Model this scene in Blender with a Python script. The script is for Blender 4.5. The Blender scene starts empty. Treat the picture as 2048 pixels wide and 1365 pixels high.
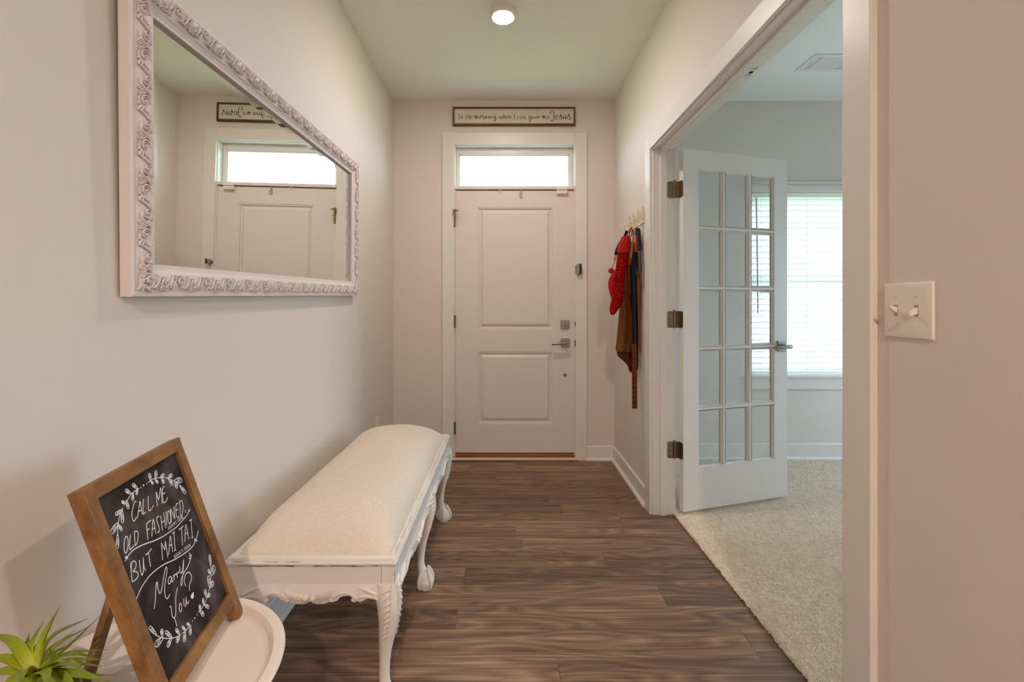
import bpy, bmesh, math, random
from mathutils import Vector, Matrix
random.seed(7)
PI = math.pi
scene = bpy.context.scene
COL = scene.collection

# ------------------------------------------------------------------ camera, light, exposure
F, CX, CY, EYE = 880.0, 1011.0, 611.0, 1.185      # focal length and vanishing point in pixels of 2048x1365, eye height
cam_d = bpy.data.cameras.new('camera')
cam = bpy.data.objects.new('camera', cam_d)
COL.objects.link(cam)
cam.location = (0, 0, EYE)
cam.rotation_euler = (PI/2, 0, 0)
cam_d.sensor_width = 36.0
cam_d.lens = 36.0*F/2048.0
cam_d.shift_x = (1024.0-CX)/2048.0
cam_d.shift_y = -(682.5-CY)/2048.0
cam_d.clip_start = 0.02
scene.camera = cam

SKY_STRENGTH = 16.0
LAMP = 545.0
LAMP_REAR = 1250.0
LAMP_FAR = 3000.0
world = bpy.data.worlds.new('overcast_sky')
scene.world = world
world.use_nodes = True
_bg = world.node_tree.nodes['Background']
_bg.inputs[0].default_value = (0.57, 0.77, 1.0, 1)
_bg.inputs[1].default_value = SKY_STRENGTH

vs = scene.view_settings
vs.view_transform = 'Standard'
vs.look = 'None'
vs.gamma = 1.0
vs.use_curve_mapping = False
vs.exposure = 0.0
scene.cycles.use_denoising = True
scene.cycles.max_bounces = 14
scene.cycles.diffuse_bounces = 8
scene.cycles.glossy_bounces = 6
scene.cycles.transparent_max_bounces = 24
scene.cycles.sample_clamp_indirect = 6.0
scene.cycles.caustics_reflective = False
scene.cycles.caustics_refractive = False

# ------------------------------------------------------------------ room measures (metres)
D = 3.372                 # front wall (with the entry door and the window)
XL, XR = -0.861, 0.833    # hall walls
XR2 = 0.944               # room face of the right wall
CEIL = 2.754
YB = -3.2                 # rear wall of the hall, behind the camera
RX1, RY0 = 4.3, 0.66       # far side and near side of the carpeted room; the hall opens to the right before y = 0.56
OY0, OY1, OZ = 1.072, 2.485, 2.066   # double doorway in the right wall
S0 = F/D
def BX(px): return (px-CX)/S0
def BZ(py): return EYE+(CY-py)/S0
def P(px, py, d): return Vector(((px-CX)*d/F, d, EYE-(py-CY)*d/F))

def portal(name, loc, rot, sx, sy):
    l = bpy.data.lights.new(name, 'AREA'); l.shape = 'RECTANGLE'; l.size = sx; l.size_y = sy
    l.cycles.is_portal = True
    o = bpy.data.objects.new(name, l); COL.objects.link(o); o.location = loc; o.rotation_euler = rot
    o['kind'] = 'helper'
    return o
WX0, WX1, WZ0, WZ1 = 1.868, 2.76, 0.655, 2.051      # window of the carpeted room
TX0, TX1, TZ0, TZ1 = BX(908), BX(1150), BZ(372), BZ(290)  # transom
RWY0, RWY1 = 1.85, 3.15     # unseen window added in the room's far side wall for more daylight
portal('daylight_portal', ((WX0+WX1)/2, D+0.17, (WZ0+WZ1)/2), (-PI/2, 0, 0), WX1-WX0, WZ1-WZ0)
portal('daylight_portal', ((TX0+TX1)/2, D+0.17, (TZ0+TZ1)/2), (-PI/2, 0, 0), TX1-TX0, TZ1-TZ0)
portal('daylight_portal', (RX1+0.14, (RWY0+RWY1)/2, 1.35), (0, PI/2, 0), 1.4, RWY1-RWY0)

# ------------------------------------------------------------------ mesh helpers
class MB:
    def __init__(self): self.v = []; self.f = []
    def add(self, vs_, fs_):
        b = len(self.v)
        self.v += [tuple(p) for p in vs_]
        self.f += [tuple(i+b for i in f) for f in fs_]
        return self
    def box(self, x0, x1, y0, y1, z0, z1):
        return self.add([(x0,y0,z0),(x1,y0,z0),(x1,y1,z0),(x0,y1,z0),(x0,y0,z1),(x1,y0,z1),(x1,y1,z1),(x0,y1,z1)],
            [(0,3,2,1),(4,5,6,7),(0,1,5,4),(1,2,6,5),(2,3,7,6),(3,0,4,7)])
    def cbox(self, x0, x1, y0, y1, z0, z1, c=0.003):
        bm = bmesh.new()
        bmesh.ops.create_cube(bm, size=1)
        for v in bm.verts:
            v.co = ((x0+x1)/2+v.co.x*(x1-x0), (y0+y1)/2+v.co.y*(y1-y0), (z0+z1)/2+v.co.z*(z1-z0))
        bmesh.ops.bevel(bm, geom=bm.edges[:], offset=c, segments=2, profile=0.6, affect='EDGES')
        bm.verts.index_update()
        self.add([v.co[:] for v in bm.verts], [[v.index for v in f.verts] for f in bm.faces]); bm.free()
        return self
    def tube(self, pts, r, n=8, caps=True, flat=None):
        pts = [Vector(p) for p in pts]; m = len(pts)
        rs = r if isinstance(r, (list, tuple)) else [r]*m
        ref = Vector((0.31, 0.17, 0.93)); vs_ = []; fs_ = []
        t0 = (pts[1]-pts[0]).normalized()
        a = t0.cross(ref)
        if a.length < 1e-3: a = t0.cross(Vector((1, 0, 0)))
        a.normalize()
        for i in range(m):
            t = (pts[min(i+1, m-1)]-pts[max(i-1, 0)])
            t = t.normalized() if t.length > 1e-9 else t0
            a = (a - t*a.dot(t)); a.normalize(); b = t.cross(a)
            for k in range(n):
                an = 2*PI*k/n
                o = (a*math.cos(an)+b*math.sin(an))*rs[i]
                if flat is not None:
                    ax, s = flat; o = o - ax*(o.dot(ax)*(1-s))
                vs_.append(pts[i]+o)
        for i in range(m-1):
            for k in range(n):
                fs_.append((i*n+k, i*n+(k+1) % n, (i+1)*n+(k+1) % n, (i+1)*n+k))
        if caps:
            fs_.append(tuple(range(n-1, -1, -1))); fs_.append(tuple((m-1)*n+k for k in range(n)))
        return self.add(vs_, fs_)
    def lathe(self, prof, c=(0, 0, 0), n=32, axis='Z', close=False):
        vs_ = []; fs_ = []
        for r, h in prof:
            for k in range(n):
                a = 2*PI*k/n; x, y = r*math.cos(a), r*math.sin(a)
                p = {'Z': (x, y, h), 'Y': (x, h, -y), 'X': (h, x, y)}[axis]
                vs_.append((c[0]+p[0], c[1]+p[1], c[2]+p[2]))
        m = len(prof)
        for i in range(m-1):
            for k in range(n):
                fs_.append((i*n+k, i*n+(k+1) % n, (i+1)*n+(k+1) % n, (i+1)*n+k))
        if prof[0][0] > 1e-6: fs_.append(tuple(range(n-1, -1, -1)))
        if prof[-1][0] > 1e-6: fs_.append(tuple((m-1)*n+k for k in range(n)))
        return self.add(vs_, fs_)
    def loft(self, rings, caps=True):
        n = len(rings[0]); vs_ = [p for r in rings for p in r]; fs_ = []
        for i in range(len(rings)-1):
            for k in range(n):
                fs_.append((i*n+k, i*n+(k+1) % n, (i+1)*n+(k+1) % n, (i+1)*n+k))
        if caps:
            fs_.append(tuple(range(n-1, -1, -1))); m = len(rings)-1
            fs_.append(tuple(m*n+k for k in range(n)))
        return self.add(vs_, fs_)
    def prism(self, poly, f0, f1):
        """poly: list of 2-D points, f0/f1 map a point to the two end faces"""
        n = len(poly)
        return self.add([f0(p) for p in poly]+[f1(p) for p in poly],
            [tuple(range(n-1, -1, -1)), tuple(range(n, 2*n))]+[(i, (i+1) % n, n+(i+1) % n, n+i) for i in range(n)])
    def ball(self, c, r, n=12, m=8, sc=(1, 1, 1)):
        prof = [(math.sin(PI*i/m), -math.cos(PI*i/m)) for i in range(m+1)]
        b = len(self.v)
        self.lathe([(max(p[0], 1e-7), p[1]) for p in prof], n=n)
        for i in range(b, len(self.v)):
            x, y, z = self.v[i]; self.v[i] = (c[0]+x*r*sc[0], c[1]+y*r*sc[1], c[2]+z*r*sc[2])
        return self
    def xf(self, M, start=0):
        for i in range(start, len(self.v)): self.v[i] = tuple(M @ Vector(self.v[i]))
        return self

OFF = {}
def mesh_from(name, mb, smooth=False):
    me = bpy.data.meshes.new(name)
    me.from_pydata(mb.v, [], mb.f)
    bm = bmesh.new(); bm.from_mesh(me)
    bmesh.ops.recalc_face_normals(bm, faces=bm.faces[:])
    bm.to_mesh(me); bm.free()
    if smooth:
        me.shade_smooth()
        try: me.set_sharp_from_angle(angle=math.radians(smooth if smooth is not True else 40))
        except Exception: pass
    me.update()
    return me
def mk(name, mb, mat, parent=None, smooth=False, label=None, cat=None, group=None, kind=None, local=False, me=None):
    off = OFF.get(parent, Vector((0, 0, 0))) if parent is not None else Vector((0, 0, 0))
    if me is None:
        if not local and off.length > 0:
            mb.v = [(x-off.x, y-off.y, z-off.z) for x, y, z in mb.v]
        me = mesh_from(name, mb, smooth)
        me.materials.append(mat)
    o = bpy.data.objects.new(name, me); COL.objects.link(o)
    if parent is not None: o.parent = parent; OFF[o] = off
    return tag(o, label, cat, group, kind)
def tag(o, label=None, cat=None, group=None, kind=None):
    if label: o['label'] = label
    if cat: o['category'] = cat
    if group: o['group'] = group
    if kind: o['kind'] = kind
    return o
def thing(name, loc, label, cat, group=None, kind=None, mat=None):
    o = bpy.data.objects.new(name, None); COL.objects.link(o)
    o.empty_display_size = 0.05
    if mat is not None: o.matrix_world = mat; OFF[o] = Vector((0, 0, 0))
    else: o.location = loc; OFF[o] = Vector(loc)
    return tag(o, label, cat, group, kind)
def copy_to(src, parent, M=None, name=None):
    c = src.copy(); COL.objects.link(c); c.parent = parent
    if M is not None: c.matrix_local = M
    OFF[c] = OFF.get(parent, Vector((0, 0, 0)))
    return c
def spline(pts, n=6, closed=False):
    pts = [Vector(p) for p in pts]; out = []; m = len(pts)
    if m < 3: return pts
    rng = range(m if closed else m-1)
    for i in rng:
        p0 = pts[(i-1) % m] if closed or i > 0 else pts[0]*2-pts[1]
        p1 = pts[i]; p2 = pts[(i+1) % m]
        p3 = pts[(i+2) % m] if closed or i+2 < m else pts[-1]*2-pts[-2]
        for k in range(n):
            t = k/n
            out.append(0.5*((2*p1)+(p2-p0)*t+(2*p0-5*p1+4*p2-p3)*t*t+(3*p1-p0-3*p2+p3)*t**3))
    if not closed: out.append(pts[-1])
    return out

# ------------------------------------------------------------------ materials
def lin(c):
    return tuple(((x/255.0)/12.92 if x/255.0 <= 0.04045 else ((x/255.0+0.055)/1.055)**2.4) for x in c)
def new_mat(name):
    m = bpy.data.materials.new(name); m.use_nodes = True
    return m, m.node_tree, m.node_tree.nodes['Principled BSDF']
def plain(name, rgb, rough=0.5, metal=0.0, bump=0.0, bscale=200.0, var=0.0, vscale=4.0, spec=0.5, coat=0.0, sheen=0.0):
    m, nt, b = new_mat(name)
    c = lin(rgb)
    b.inputs['Base Color'].default_value = (*c, 1)
    b.inputs['Roughness'].default_value = rough
    b.inputs['Metallic'].default_value = metal
    b.inputs['Specular IOR Level'].default_value = spec
    b.inputs['Coat Weight'].default_value = coat
    b.inputs['Sheen Weight'].default_value = sheen
    tc = nt.nodes.new('ShaderNodeTexCoord')
    if var > 0:
        n = nt.nodes.new('ShaderNodeTexNoise'); n.inputs['Scale'].default_value = vscale; n.inputs['Detail'].default_value = 6
        nt.links.new(tc.outputs['Object'], n.inputs['Vector'])
        r = nt.nodes.new('ShaderNodeValToRGB')
        r.color_ramp.elements[0].position = 0.3; r.color_ramp.elements[1].position = 0.7
        r.color_ramp.elements[0].color = (*[x*(1-var) for x in c], 1)
        r.color_ramp.elements[1].color = (*[min(1, x*(1+var)) for x in c], 1)
        nt.links.new(n.outputs['Fac'], r.inputs['Fac']); nt.links.new(r.outputs['Color'], b.inputs['Base Color'])
    if bump > 0:
        n = nt.nodes.new('ShaderNodeTexNoise'); n.inputs['Scale'].default_value = bscale; n.inputs['Detail'].default_value = 3
        nt.links.new(tc.outputs['Object'], n.inputs['Vector'])
        bp = nt.nodes.new('ShaderNodeBump'); bp.inputs['Strength'].default_value = bump; bp.inputs['Distance'].default_value = 0.002
        nt.links.new(n.outputs['Fac'], bp.inputs['Height']); nt.links.new(bp.outputs['Normal'], b.inputs['Normal'])
    return m
M = {}
M['wall'] = plain('wall_paint', (220, 212, 204), 0.72, bump=0.12, bscale=260, var=0.012, vscale=1.5, spec=0.25)
M['ceiling'] = plain('ceiling_paint', (232, 233, 226), 0.85, bump=0.1, bscale=220, spec=0.2)
M['trim'] = plain('trim_paint', (226, 222, 216), 0.35, bump=0.04, bscale=40, spec=0.45)
M['door'] = plain('door_paint', (222, 215, 208), 0.42, bump=0.05, bscale=120, spec=0.4)
M['nickel'] = plain('satin_nickel', (158, 152, 143), 0.32, 1.0)
M['bronze'] = plain('aged_nickel', (140, 122, 100), 0.38, 1.0)
M['brass'] = plain('tarnished_brass', (150, 128, 90), 0.38, 1.0)
M['dark'] = plain('dark_gap', (28, 24, 20), 0.8)
M['plastic'] = plain('white_plastic', (232, 226, 216), 0.35, spec=0.4)
M['steel_grey'] = plain('grey_hook', (150, 156, 166), 0.5, 0.3)
M['tablewhite'] = plain('table_enamel', (228, 216, 207), 0.5, spec=0.3)
M['black'] = plain('black_fabric', (20, 18, 20), 0.9)
M['white_fabric'] = plain('white_fabric', (220, 214, 205), 0.9)

def wood(name, c0, c1, scale=(2, 30, 30), rough=0.5, knots=False):
    m, nt, b = new_mat(name); L = nt.links
    tc = nt.nodes.new('ShaderNodeTexCoord'); mp = nt.nodes.new('ShaderNodeMapping')
    oi = nt.nodes.new('ShaderNodeObjectInfo'); ad = nt.nodes.new('ShaderNodeVectorMath'); ad.operation = 'ADD'
    sc = nt.nodes.new('ShaderNodeMath'); sc.operation = 'MULTIPLY'; sc.inputs[1].default_value = 37.0
    L.new(oi.outputs['Random'], sc.inputs[0]); L.new(tc.outputs['Object'], ad.inputs[0]); L.new(sc.outputs[0], ad.inputs[1])
    L.new(ad.outputs[0], mp.inputs['Vector']); mp.inputs['Scale'].default_value = scale
    n = nt.nodes.new('ShaderNodeTexNoise'); n.inputs['Scale'].default_value = 1.0; n.inputs['Detail'].default_value = 8; n.inputs['Roughness'].default_value = 0.65
    n.inputs['Distortion'].default_value = 0.6
    L.new(mp.outputs[0], n.inputs['Vector'])
    r = nt.nodes.new('ShaderNodeValToRGB'); e = r.color_ramp.elements
    e[0].position = 0.32; e[0].color = (*lin(c0), 1); e[1].position = 0.68; e[1].color = (*lin(c1), 1)
    L.new(n.outputs['Fac'], r.inputs['Fac']); L.new(r.outputs['Color'], b.inputs['Base Color'])
    b.inputs['Roughness'].default_value = rough
    bp = nt.nodes.new('ShaderNodeBump'); bp.inputs['Strength'].default_value = 0.15; bp.inputs['Distance'].default_value = 0.001
    L.new(n.outputs['Fac'], bp.inputs['Height']); L.new(bp.outputs['Normal'], b.inputs['Normal'])
    return m
M['frame_wood'] = wood('stained_pine', (98, 62, 26), (156, 112, 62), (10, 40, 14), 0.5)
M['sign_wood'] = wood('dark_stained_wood', (66, 38, 14), (118, 78, 36), (12, 60, 60), 0.6)
M['threshold'] = wood('oak_threshold', (120, 74, 26), (160, 106, 48), (6, 60, 60), 0.5)

def plank_mat():
    m, nt, b = new_mat('walnut_vinyl_plank'); L = nt.links; N = nt.nodes.new
    tc = N('ShaderNodeTexCoord'); oi = N('ShaderNodeObjectInfo')
    cmb = N('ShaderNodeCombineXYZ')
    for k, f in enumerate((23.0, 57.0, 11.0)):
        mu = N('ShaderNodeMath'); mu.operation = 'MULTIPLY'; mu.inputs[1].default_value = f
        L.new(oi.outputs['Random'], mu.inputs[0]); L.new(mu.outputs[0], cmb.inputs[k])
    ad = N('ShaderNodeVectorMath'); ad.operation = 'ADD'; L.new(tc.outputs['Object'], ad.inputs[0]); L.new(cmb.outputs[0], ad.inputs[1])
    # long cathedral figure: contour lines of a stretched noise field
    mp = N('ShaderNodeMapping'); mp.inputs['Scale'].default_value = (1.1, 7.5, 1); L.new(ad.outputs[0], mp.inputs['Vector'])
    n1 = N('ShaderNodeTexNoise'); n1.inputs['Scale'].default_value = 1.0; n1.inputs['Detail'].default_value = 1.5; n1.inputs['Roughness'].default_value = 0.45
    L.new(mp.outputs[0], n1.inputs['Vector'])
    mul = N('ShaderNodeMath'); mul.operation = 'MULTIPLY'; mul.inputs[1].default_value = 15.0; L.new(n1.outputs['Fac'], mul.inputs[0])
    fr = N('ShaderNodeMath'); fr.operation = 'PINGPONG'; fr.inputs[1].default_value = 0.5; L.new(mul.outputs[0], fr.inputs[0])
    # fine straight grain
    mp2 = N('ShaderNodeMapping'); mp2.inputs['Scale'].default_value = (2.2, 210, 1); L.new(ad.outputs[0], mp2.inputs['Vector'])
    n2 = N('ShaderNodeTexNoise'); n2.inputs['Scale'].default_value = 1.0; n2.inputs['Detail'].default_value = 5; n2.inputs['Roughness'].default_value = 0.6
    L.new(mp2.outputs[0], n2.inputs['Vector'])
    mp3 = N('ShaderNodeMapping'); mp3.inputs['Scale'].default_value = (1.0, 26, 1); L.new(ad.outputs[0], mp3.inputs['Vector'])
    n3 = N('ShaderNodeTexNoise'); n3.inputs['Scale'].default_value = 1.0; n3.inputs['Detail'].default_value = 3
    L.new(mp3.outputs[0], n3.inputs['Vector'])
    s1 = N('ShaderNodeMath'); s1.operation = 'MULTIPLY'; s1.inputs[1].default_value = 0.29; L.new(fr.outputs[0], s1.inputs[0])
    s2 = N('ShaderNodeMath'); s2.operation = 'MULTIPLY_ADD'; s2.inputs[1].default_value = 0.66; L.new(n2.outputs['Fac'], s2.inputs[0]); L.new(s1.outputs[0], s2.inputs[2])
    s3 = N('ShaderNodeMath'); s3.operation = 'MULTIPLY_ADD'; s3.inputs[1].default_value = 0.50; L.new(n3.outputs['Fac'], s3.inputs[0]); L.new(s2.outputs[0], s3.inputs[2])
    r = N('ShaderNodeValToRGB'); e = r.color_ramp.elements
    e[0].position = 0.42; e[0].color = (*lin((72, 56, 47)), 1)
    e[1].position = 0.92; e[1].color = (*lin((182, 149, 121)), 1)
    k = e.new(0.66); k.color = (*lin((124, 98, 80)), 1)
    L.new(s3.outputs[0], r.inputs['Fac'])
    hv = N('ShaderNodeHueSaturation')
    vr = N('ShaderNodeMapRange'); vr.inputs['To Min'].default_value = 0.84; vr.inputs['To Max'].default_value = 1.18
    L.new(oi.outputs['Random'], vr.inputs['Value']); L.new(vr.outputs[0], hv.inputs['Value'])
    L.new(r.outputs['Color'], hv.inputs['Color']); L.new(hv.outputs[0], b.inputs['Base Color'])
    b.inputs['Roughness'].default_value = 0.48
    b.inputs['Specular IOR Level'].default_value = 0.35
    bp = N('ShaderNodeBump'); bp.inputs['Strength'].default_value = 0.12; bp.inputs['Distance'].default_value = 0.001
    L.new(n2.outputs['Fac'], bp.inputs['Height']); L.new(bp.outputs['Normal'], b.inputs['Normal'])
    return m
M['plank'] = plank_mat()

def fabric(name, c0, c1, sx=900, sy=900, bump=0.5, rough=0.95):
    m, nt, b = new_mat(name); L = nt.links; N = nt.nodes.new
    tc = N('ShaderNodeTexCoord')
    hs = []
    for sc in ((sx, sy*0.12, sx), (sx*0.12, sy, sx)):
        mp = N('ShaderNodeMapping'); mp.inputs['Scale'].default_value = sc; L.new(tc.outputs['Object'], mp.inputs['Vector'])
        n = N('ShaderNodeTexNoise'); n.inputs['Scale'].default_value = 1.0; n.inputs['Detail'].default_value = 2; L.new(mp.outputs[0], n.inputs['Vector']); hs.append(n)
    ad = N('ShaderNodeMath'); ad.operation = 'ADD'; L.new(hs[0].outputs['Fac'], ad.inputs[0]); L.new(hs[1].outputs['Fac'], ad.inputs[1])
    r = N('ShaderNodeValToRGB'); e = r.color_ramp.elements
    hf = N('ShaderNodeMath'); hf.operation = 'MULTIPLY'; hf.inputs[1].default_value = 0.5; L.new(ad.outputs[0], hf.inputs[0])
    e[0].position = 0.36; e[0].color = (*lin(c0), 1); e[1].position = 0.6; e[1].color = (*lin(c1), 1)
    L.new(hf.outputs[0], r.inputs['Fac']); L.new(r.outputs['Color'], b.inputs['Base Color'])
    b.inputs['Roughness'].default_value = rough; b.inputs['Specular IOR Level'].default_value = 0.15
    bp = N('ShaderNodeBump'); bp.inputs['Strength'].default_value = bump; bp.inputs['Distance'].default_value = 0.001
    L.new(ad.outputs[0], bp.inputs['Height']); L.new(bp.outputs['Normal'], b.inputs['Normal'])
    return m
M['linen'] = fabric('linen_upholstery', (214, 202, 188), (229, 219, 206), 520, 520, 0.2)
M['brown'] = fabric('brown_canvas', (104, 60, 34), (132, 80, 48), 900, 900, 0.3)
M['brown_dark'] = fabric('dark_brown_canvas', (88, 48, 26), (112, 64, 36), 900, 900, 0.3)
M['navy'] = fabric('navy_webbing', (30, 38, 50), (54, 66, 80), 900, 900, 0.3)
M['carpet'] = fabric('beige_carpet', (216, 201, 184), (246, 235, 220), 160, 160, 0.8)

def distressed():
    m, nt, b = new_mat('distressed_white_paint'); L = nt.links; N = nt.nodes.new
    tc = N('ShaderNodeTexCoord'); geo = N('ShaderNodeNewGeometry')
    mp = N('ShaderNodeMapping'); mp.inputs['Scale'].default_value = (30, 30, 55); L.new(tc.outputs['Object'], mp.inputs['Vector'])
    n = N('ShaderNodeTexNoise'); n.inputs['Scale'].default_value = 1.0; n.inputs['Detail'].default_value = 5; L.new(mp.outputs[0], n.inputs['Vector'])
    ad = N('ShaderNodeMath'); ad.operation = 'MULTIPLY_ADD'; ad.inputs[1].default_value = 0.9
    L.new(geo.outputs['Pointiness'], ad.inputs[0]); L.new(n.outputs['Fac'], ad.inputs[2])
    r = N('ShaderNodeValToRGB'); e = r.color_ramp.elements
    e[0].position = 1.17; e[0].position = 0.0
    mr = N('ShaderNodeMapRange'); mr.inputs['From Min'].default_value = 1.31; mr.inputs['From Max'].default_value = 1.34
    L.new(ad.outputs[0], mr.inputs['Value'])
    e[0].color = (*lin((228, 223, 216)), 1); e[1].position = 1.0; e[1].color = (*lin((112, 74, 48)), 1)
    L.new(mr.outputs[0], r.inputs['Fac']); L.new(r.outputs['Color'], b.inputs['Base Color'])
    b.inputs['Roughness'].default_value = 0.5; b.inputs['Specular IOR Level'].default_value = 0.35
    return m
M['bench'] = distressed()
M['bench_clean'] = plain('white_bench_paint', (226, 222, 217), 0.5, spec=0.35)
M['worn'] = plain('worn_bare_wood', (104, 68, 42), 0.8, var=0.3, vscale=120)
M['mirror_frame'] = plain('mirror_frame_paint', (226, 217, 214), 0.5, spec=0.35)

def glass_mat(name, tint=(0.96, 0.98, 0.98), refl=1.0):
    m, nt, b = new_mat(name); nt.nodes.remove(b); L = nt.links; N = nt.nodes.new
    out = nt.nodes['Material Output']
    tr = N('ShaderNodeBsdfTransparent'); tr.inputs[0].default_value = (*tint, 1)
    gl = N('ShaderNodeBsdfGlossy'); gl.inputs['Roughness'].default_value = 0.02
    fr = N('ShaderNodeLayerWeight'); fr.inputs['Blend'].default_value = 0.5
    pw = N('ShaderNodeMath'); pw.operation = 'POWER'; pw.inputs[1].default_value = 5.0; L.new(fr.outputs['Facing'], pw.inputs[0])
    mu = N('ShaderNodeMath'); mu.operation = 'MULTIPLY_ADD'; mu.inputs[1].default_value = 0.8; mu.inputs[2].default_value = 0.03*refl; L.new(pw.outputs[0], mu.inputs[0])
    mx = N('ShaderNodeMixShader'); L.new(mu.outputs[0], mx.inputs[0]); L.new(tr.outputs[0], mx.inputs[1]); L.new(gl.outputs[0], mx.inputs[2])
    L.new(mx.outputs[0], out.inputs['Surface'])
    return m
M['glass'] = glass_mat('clear_pane_glass', (0.97, 0.98, 0.98), 1.4)
mm, nt_, b_ = new_mat('silvered_mirror')
b_.inputs['Base Color'].default_value = (0.90, 0.92, 0.90, 1); b_.inputs['Metallic'].default_value = 1.0; b_.inputs['Roughness'].default_value = 0.0
M['mirror'] = mm
def slat_mat():
    m, nt, b = new_mat('white_faux_wood_slat'); L = nt.links; N = nt.nodes.new
    b.inputs['Base Color'].default_value = (0.82, 0.82, 0.80, 1); b.inputs['Roughness'].default_value = 0.4
    t = N('ShaderNodeBsdfTranslucent'); t.inputs[0].default_value = (0.90, 0.85, 0.79, 1)
    mx = N('ShaderNodeMixShader'); mx.inputs[0].default_value = 0.44
    L.new(b.outputs[0], mx.inputs[1]); L.new(t.outputs[0], mx.inputs[2]); L.new(mx.outputs[0], nt.nodes['Material Output'].inputs['Surface'])
    return m
M['slat'] = slat_mat()
def emit(name, col, s):
    m, nt, b = new_mat(name); b.inputs['Base Color'].default_value = (0.9, 0.9, 0.88, 1)
    b.inputs['Emission Color'].default_value = (*col, 1); b.inputs['Emission Strength'].default_value = s
    return m
M['lens'] = emit('lit_lens', (1.0, 0.86, 0.765), LAMP)
M['lens_rear'] = emit('lit_lens_rear', (1.0, 0.85, 0.745), LAMP_REAR)
M['lens_far'] = emit('lit_lens_far', (1.0, 0.85, 0.745), LAMP_FAR)

# ------------------------------------------------------------------ the setting
def struct(name, mb, mat, label, cat, smooth=False):
    return mk(name, mb, mat, None, smooth, label, cat, None, 'structure')
T = 0.15
wl = struct('wall_left', MB().box(XL-0.12, XL, YB, D, 0, CEIL), M['wall'], 'cream painted wall behind the mirror and bench', 'wall')
mb = MB()
ox0, ox1, oz1 = TX0-0.022, TX1+0.022, TZ1+0.022
mb.box(XL-0.12, ox0, D, D+T, -0.05, CEIL); mb.box(ox0, ox1, D, D+T, oz1, CEIL); mb.box(ox1, WX0, D, D+T, -0.05, CEIL)
mb.box(WX0, WX1, D, D+T, -0.05, WZ0-0.03); mb.box(WX0, WX1, D, D+T, WZ1, CEIL); mb.box(WX1, RX1+0.12, D, D+T, -0.05, CEIL)
struct('wall_front', mb, M['wall'], 'cream front wall holding the entry door and the blinds window', 'wall')
mb = MB()
mb.box(XR, XR2, 0.56, OY0-0.02, 0, CEIL); mb.box(XR, XR2, OY1+0.02, D, 0, CEIL); mb.box(XR, XR2, OY0-0.02, OY1+0.02, OZ+0.02, CEIL)
struct('wall_right', mb, M['wall'], 'beige wall with the double doorway and light switch', 'wall')
struct('wall_rear', MB().box(XL-0.12, RX1+0.12, YB-0.12, YB, 0, CEIL), M['wall'], 'plain cream wall closing the open space behind the camera', 'wall')
mb = MB()
mb.box(RX1, RX1+0.12, YB, RWY0, 0, CEIL); mb.box(RX1, RX1+0.12, RWY1, D, 0, CEIL)
mb.box(RX1, RX1+0.12, RWY0, RWY1, 0, 0.65); mb.box(RX1, RX1+0.12, RWY0, RWY1, 2.05, CEIL)
struct('wall_room_side', mb, M['wall'], 'far side wall of the carpeted room, out of the picture', 'wall')
struct('wall_room_near', MB().box(XR2, RX1, RY0-0.1, RY0, 0, CEIL), M['wall'], 'near wall of the carpeted room, out of the picture', 'wall')
struct('ceiling', MB().box(XL-0.12, RX1+0.12, YB-0.12, D+T, CEIL, CEIL+0.1), M['ceiling'], 'flat painted ceiling over hall and side room', 'ceiling')
for (y, z, s_) in ((RWY0+0.02, 1.35, 0), (RWY1-0.02, 1.35, 0)): pass

# floor with single planks
EDGE = 0.955
fl = struct('floor', MB().box(XL-0.02, EDGE, YB, D+0.02, -0.06, -0.008), M['dark'], 'dark walnut plank floor of the entry hall', 'floor')
PW = 0.1275
rr = random.Random(3)
y = D+0.02
row = 0
while y > YB:
    y0 = max(y-PW, YB)
    x = XL-0.02-rr.uniform(0, 1.1)
    while x < EDGE:
        x1 = x+1.22
        a, b = max(x, XL-0.02), min(x1, EDGE)
        if b-a > 0.03:
            g = 0.0003; c = 0.0008
            m_ = MB()
            m_.add([(a+g, y0+g, -0.008), (b-g, y0+g, -0.008), (b-g, y-g, -0.008), (a+g, y-g, -0.008),
                    (a+g, y0+g, -c), (b-g, y0+g, -c), (b-g, y-g, -c), (a+g, y-g, -c),
                    (a+g+c, y0+g+c, 0), (b-g-c, y0+g+c, 0), (b-g-c, y-g-c, 0), (a+g+c, y-g-c, 0)],
                   [(0,1,5,4),(1,2,6,5),(2,3,7,6),(3,0,4,7),(4,5,9,8),(5,6,10,9),(6,7,11,10),(7,4,8,11),(8,9,10,11)])
            mk('plank', m_, M['plank'], fl)
        x = x1
    y = y0; row += 1

struct('floor_rear', MB().box(EDGE, RX1, YB, RY0-0.1, -0.06, 0.0), M['plank'], 'dark walnut floor of the open space behind the camera', 'floor')
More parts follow.
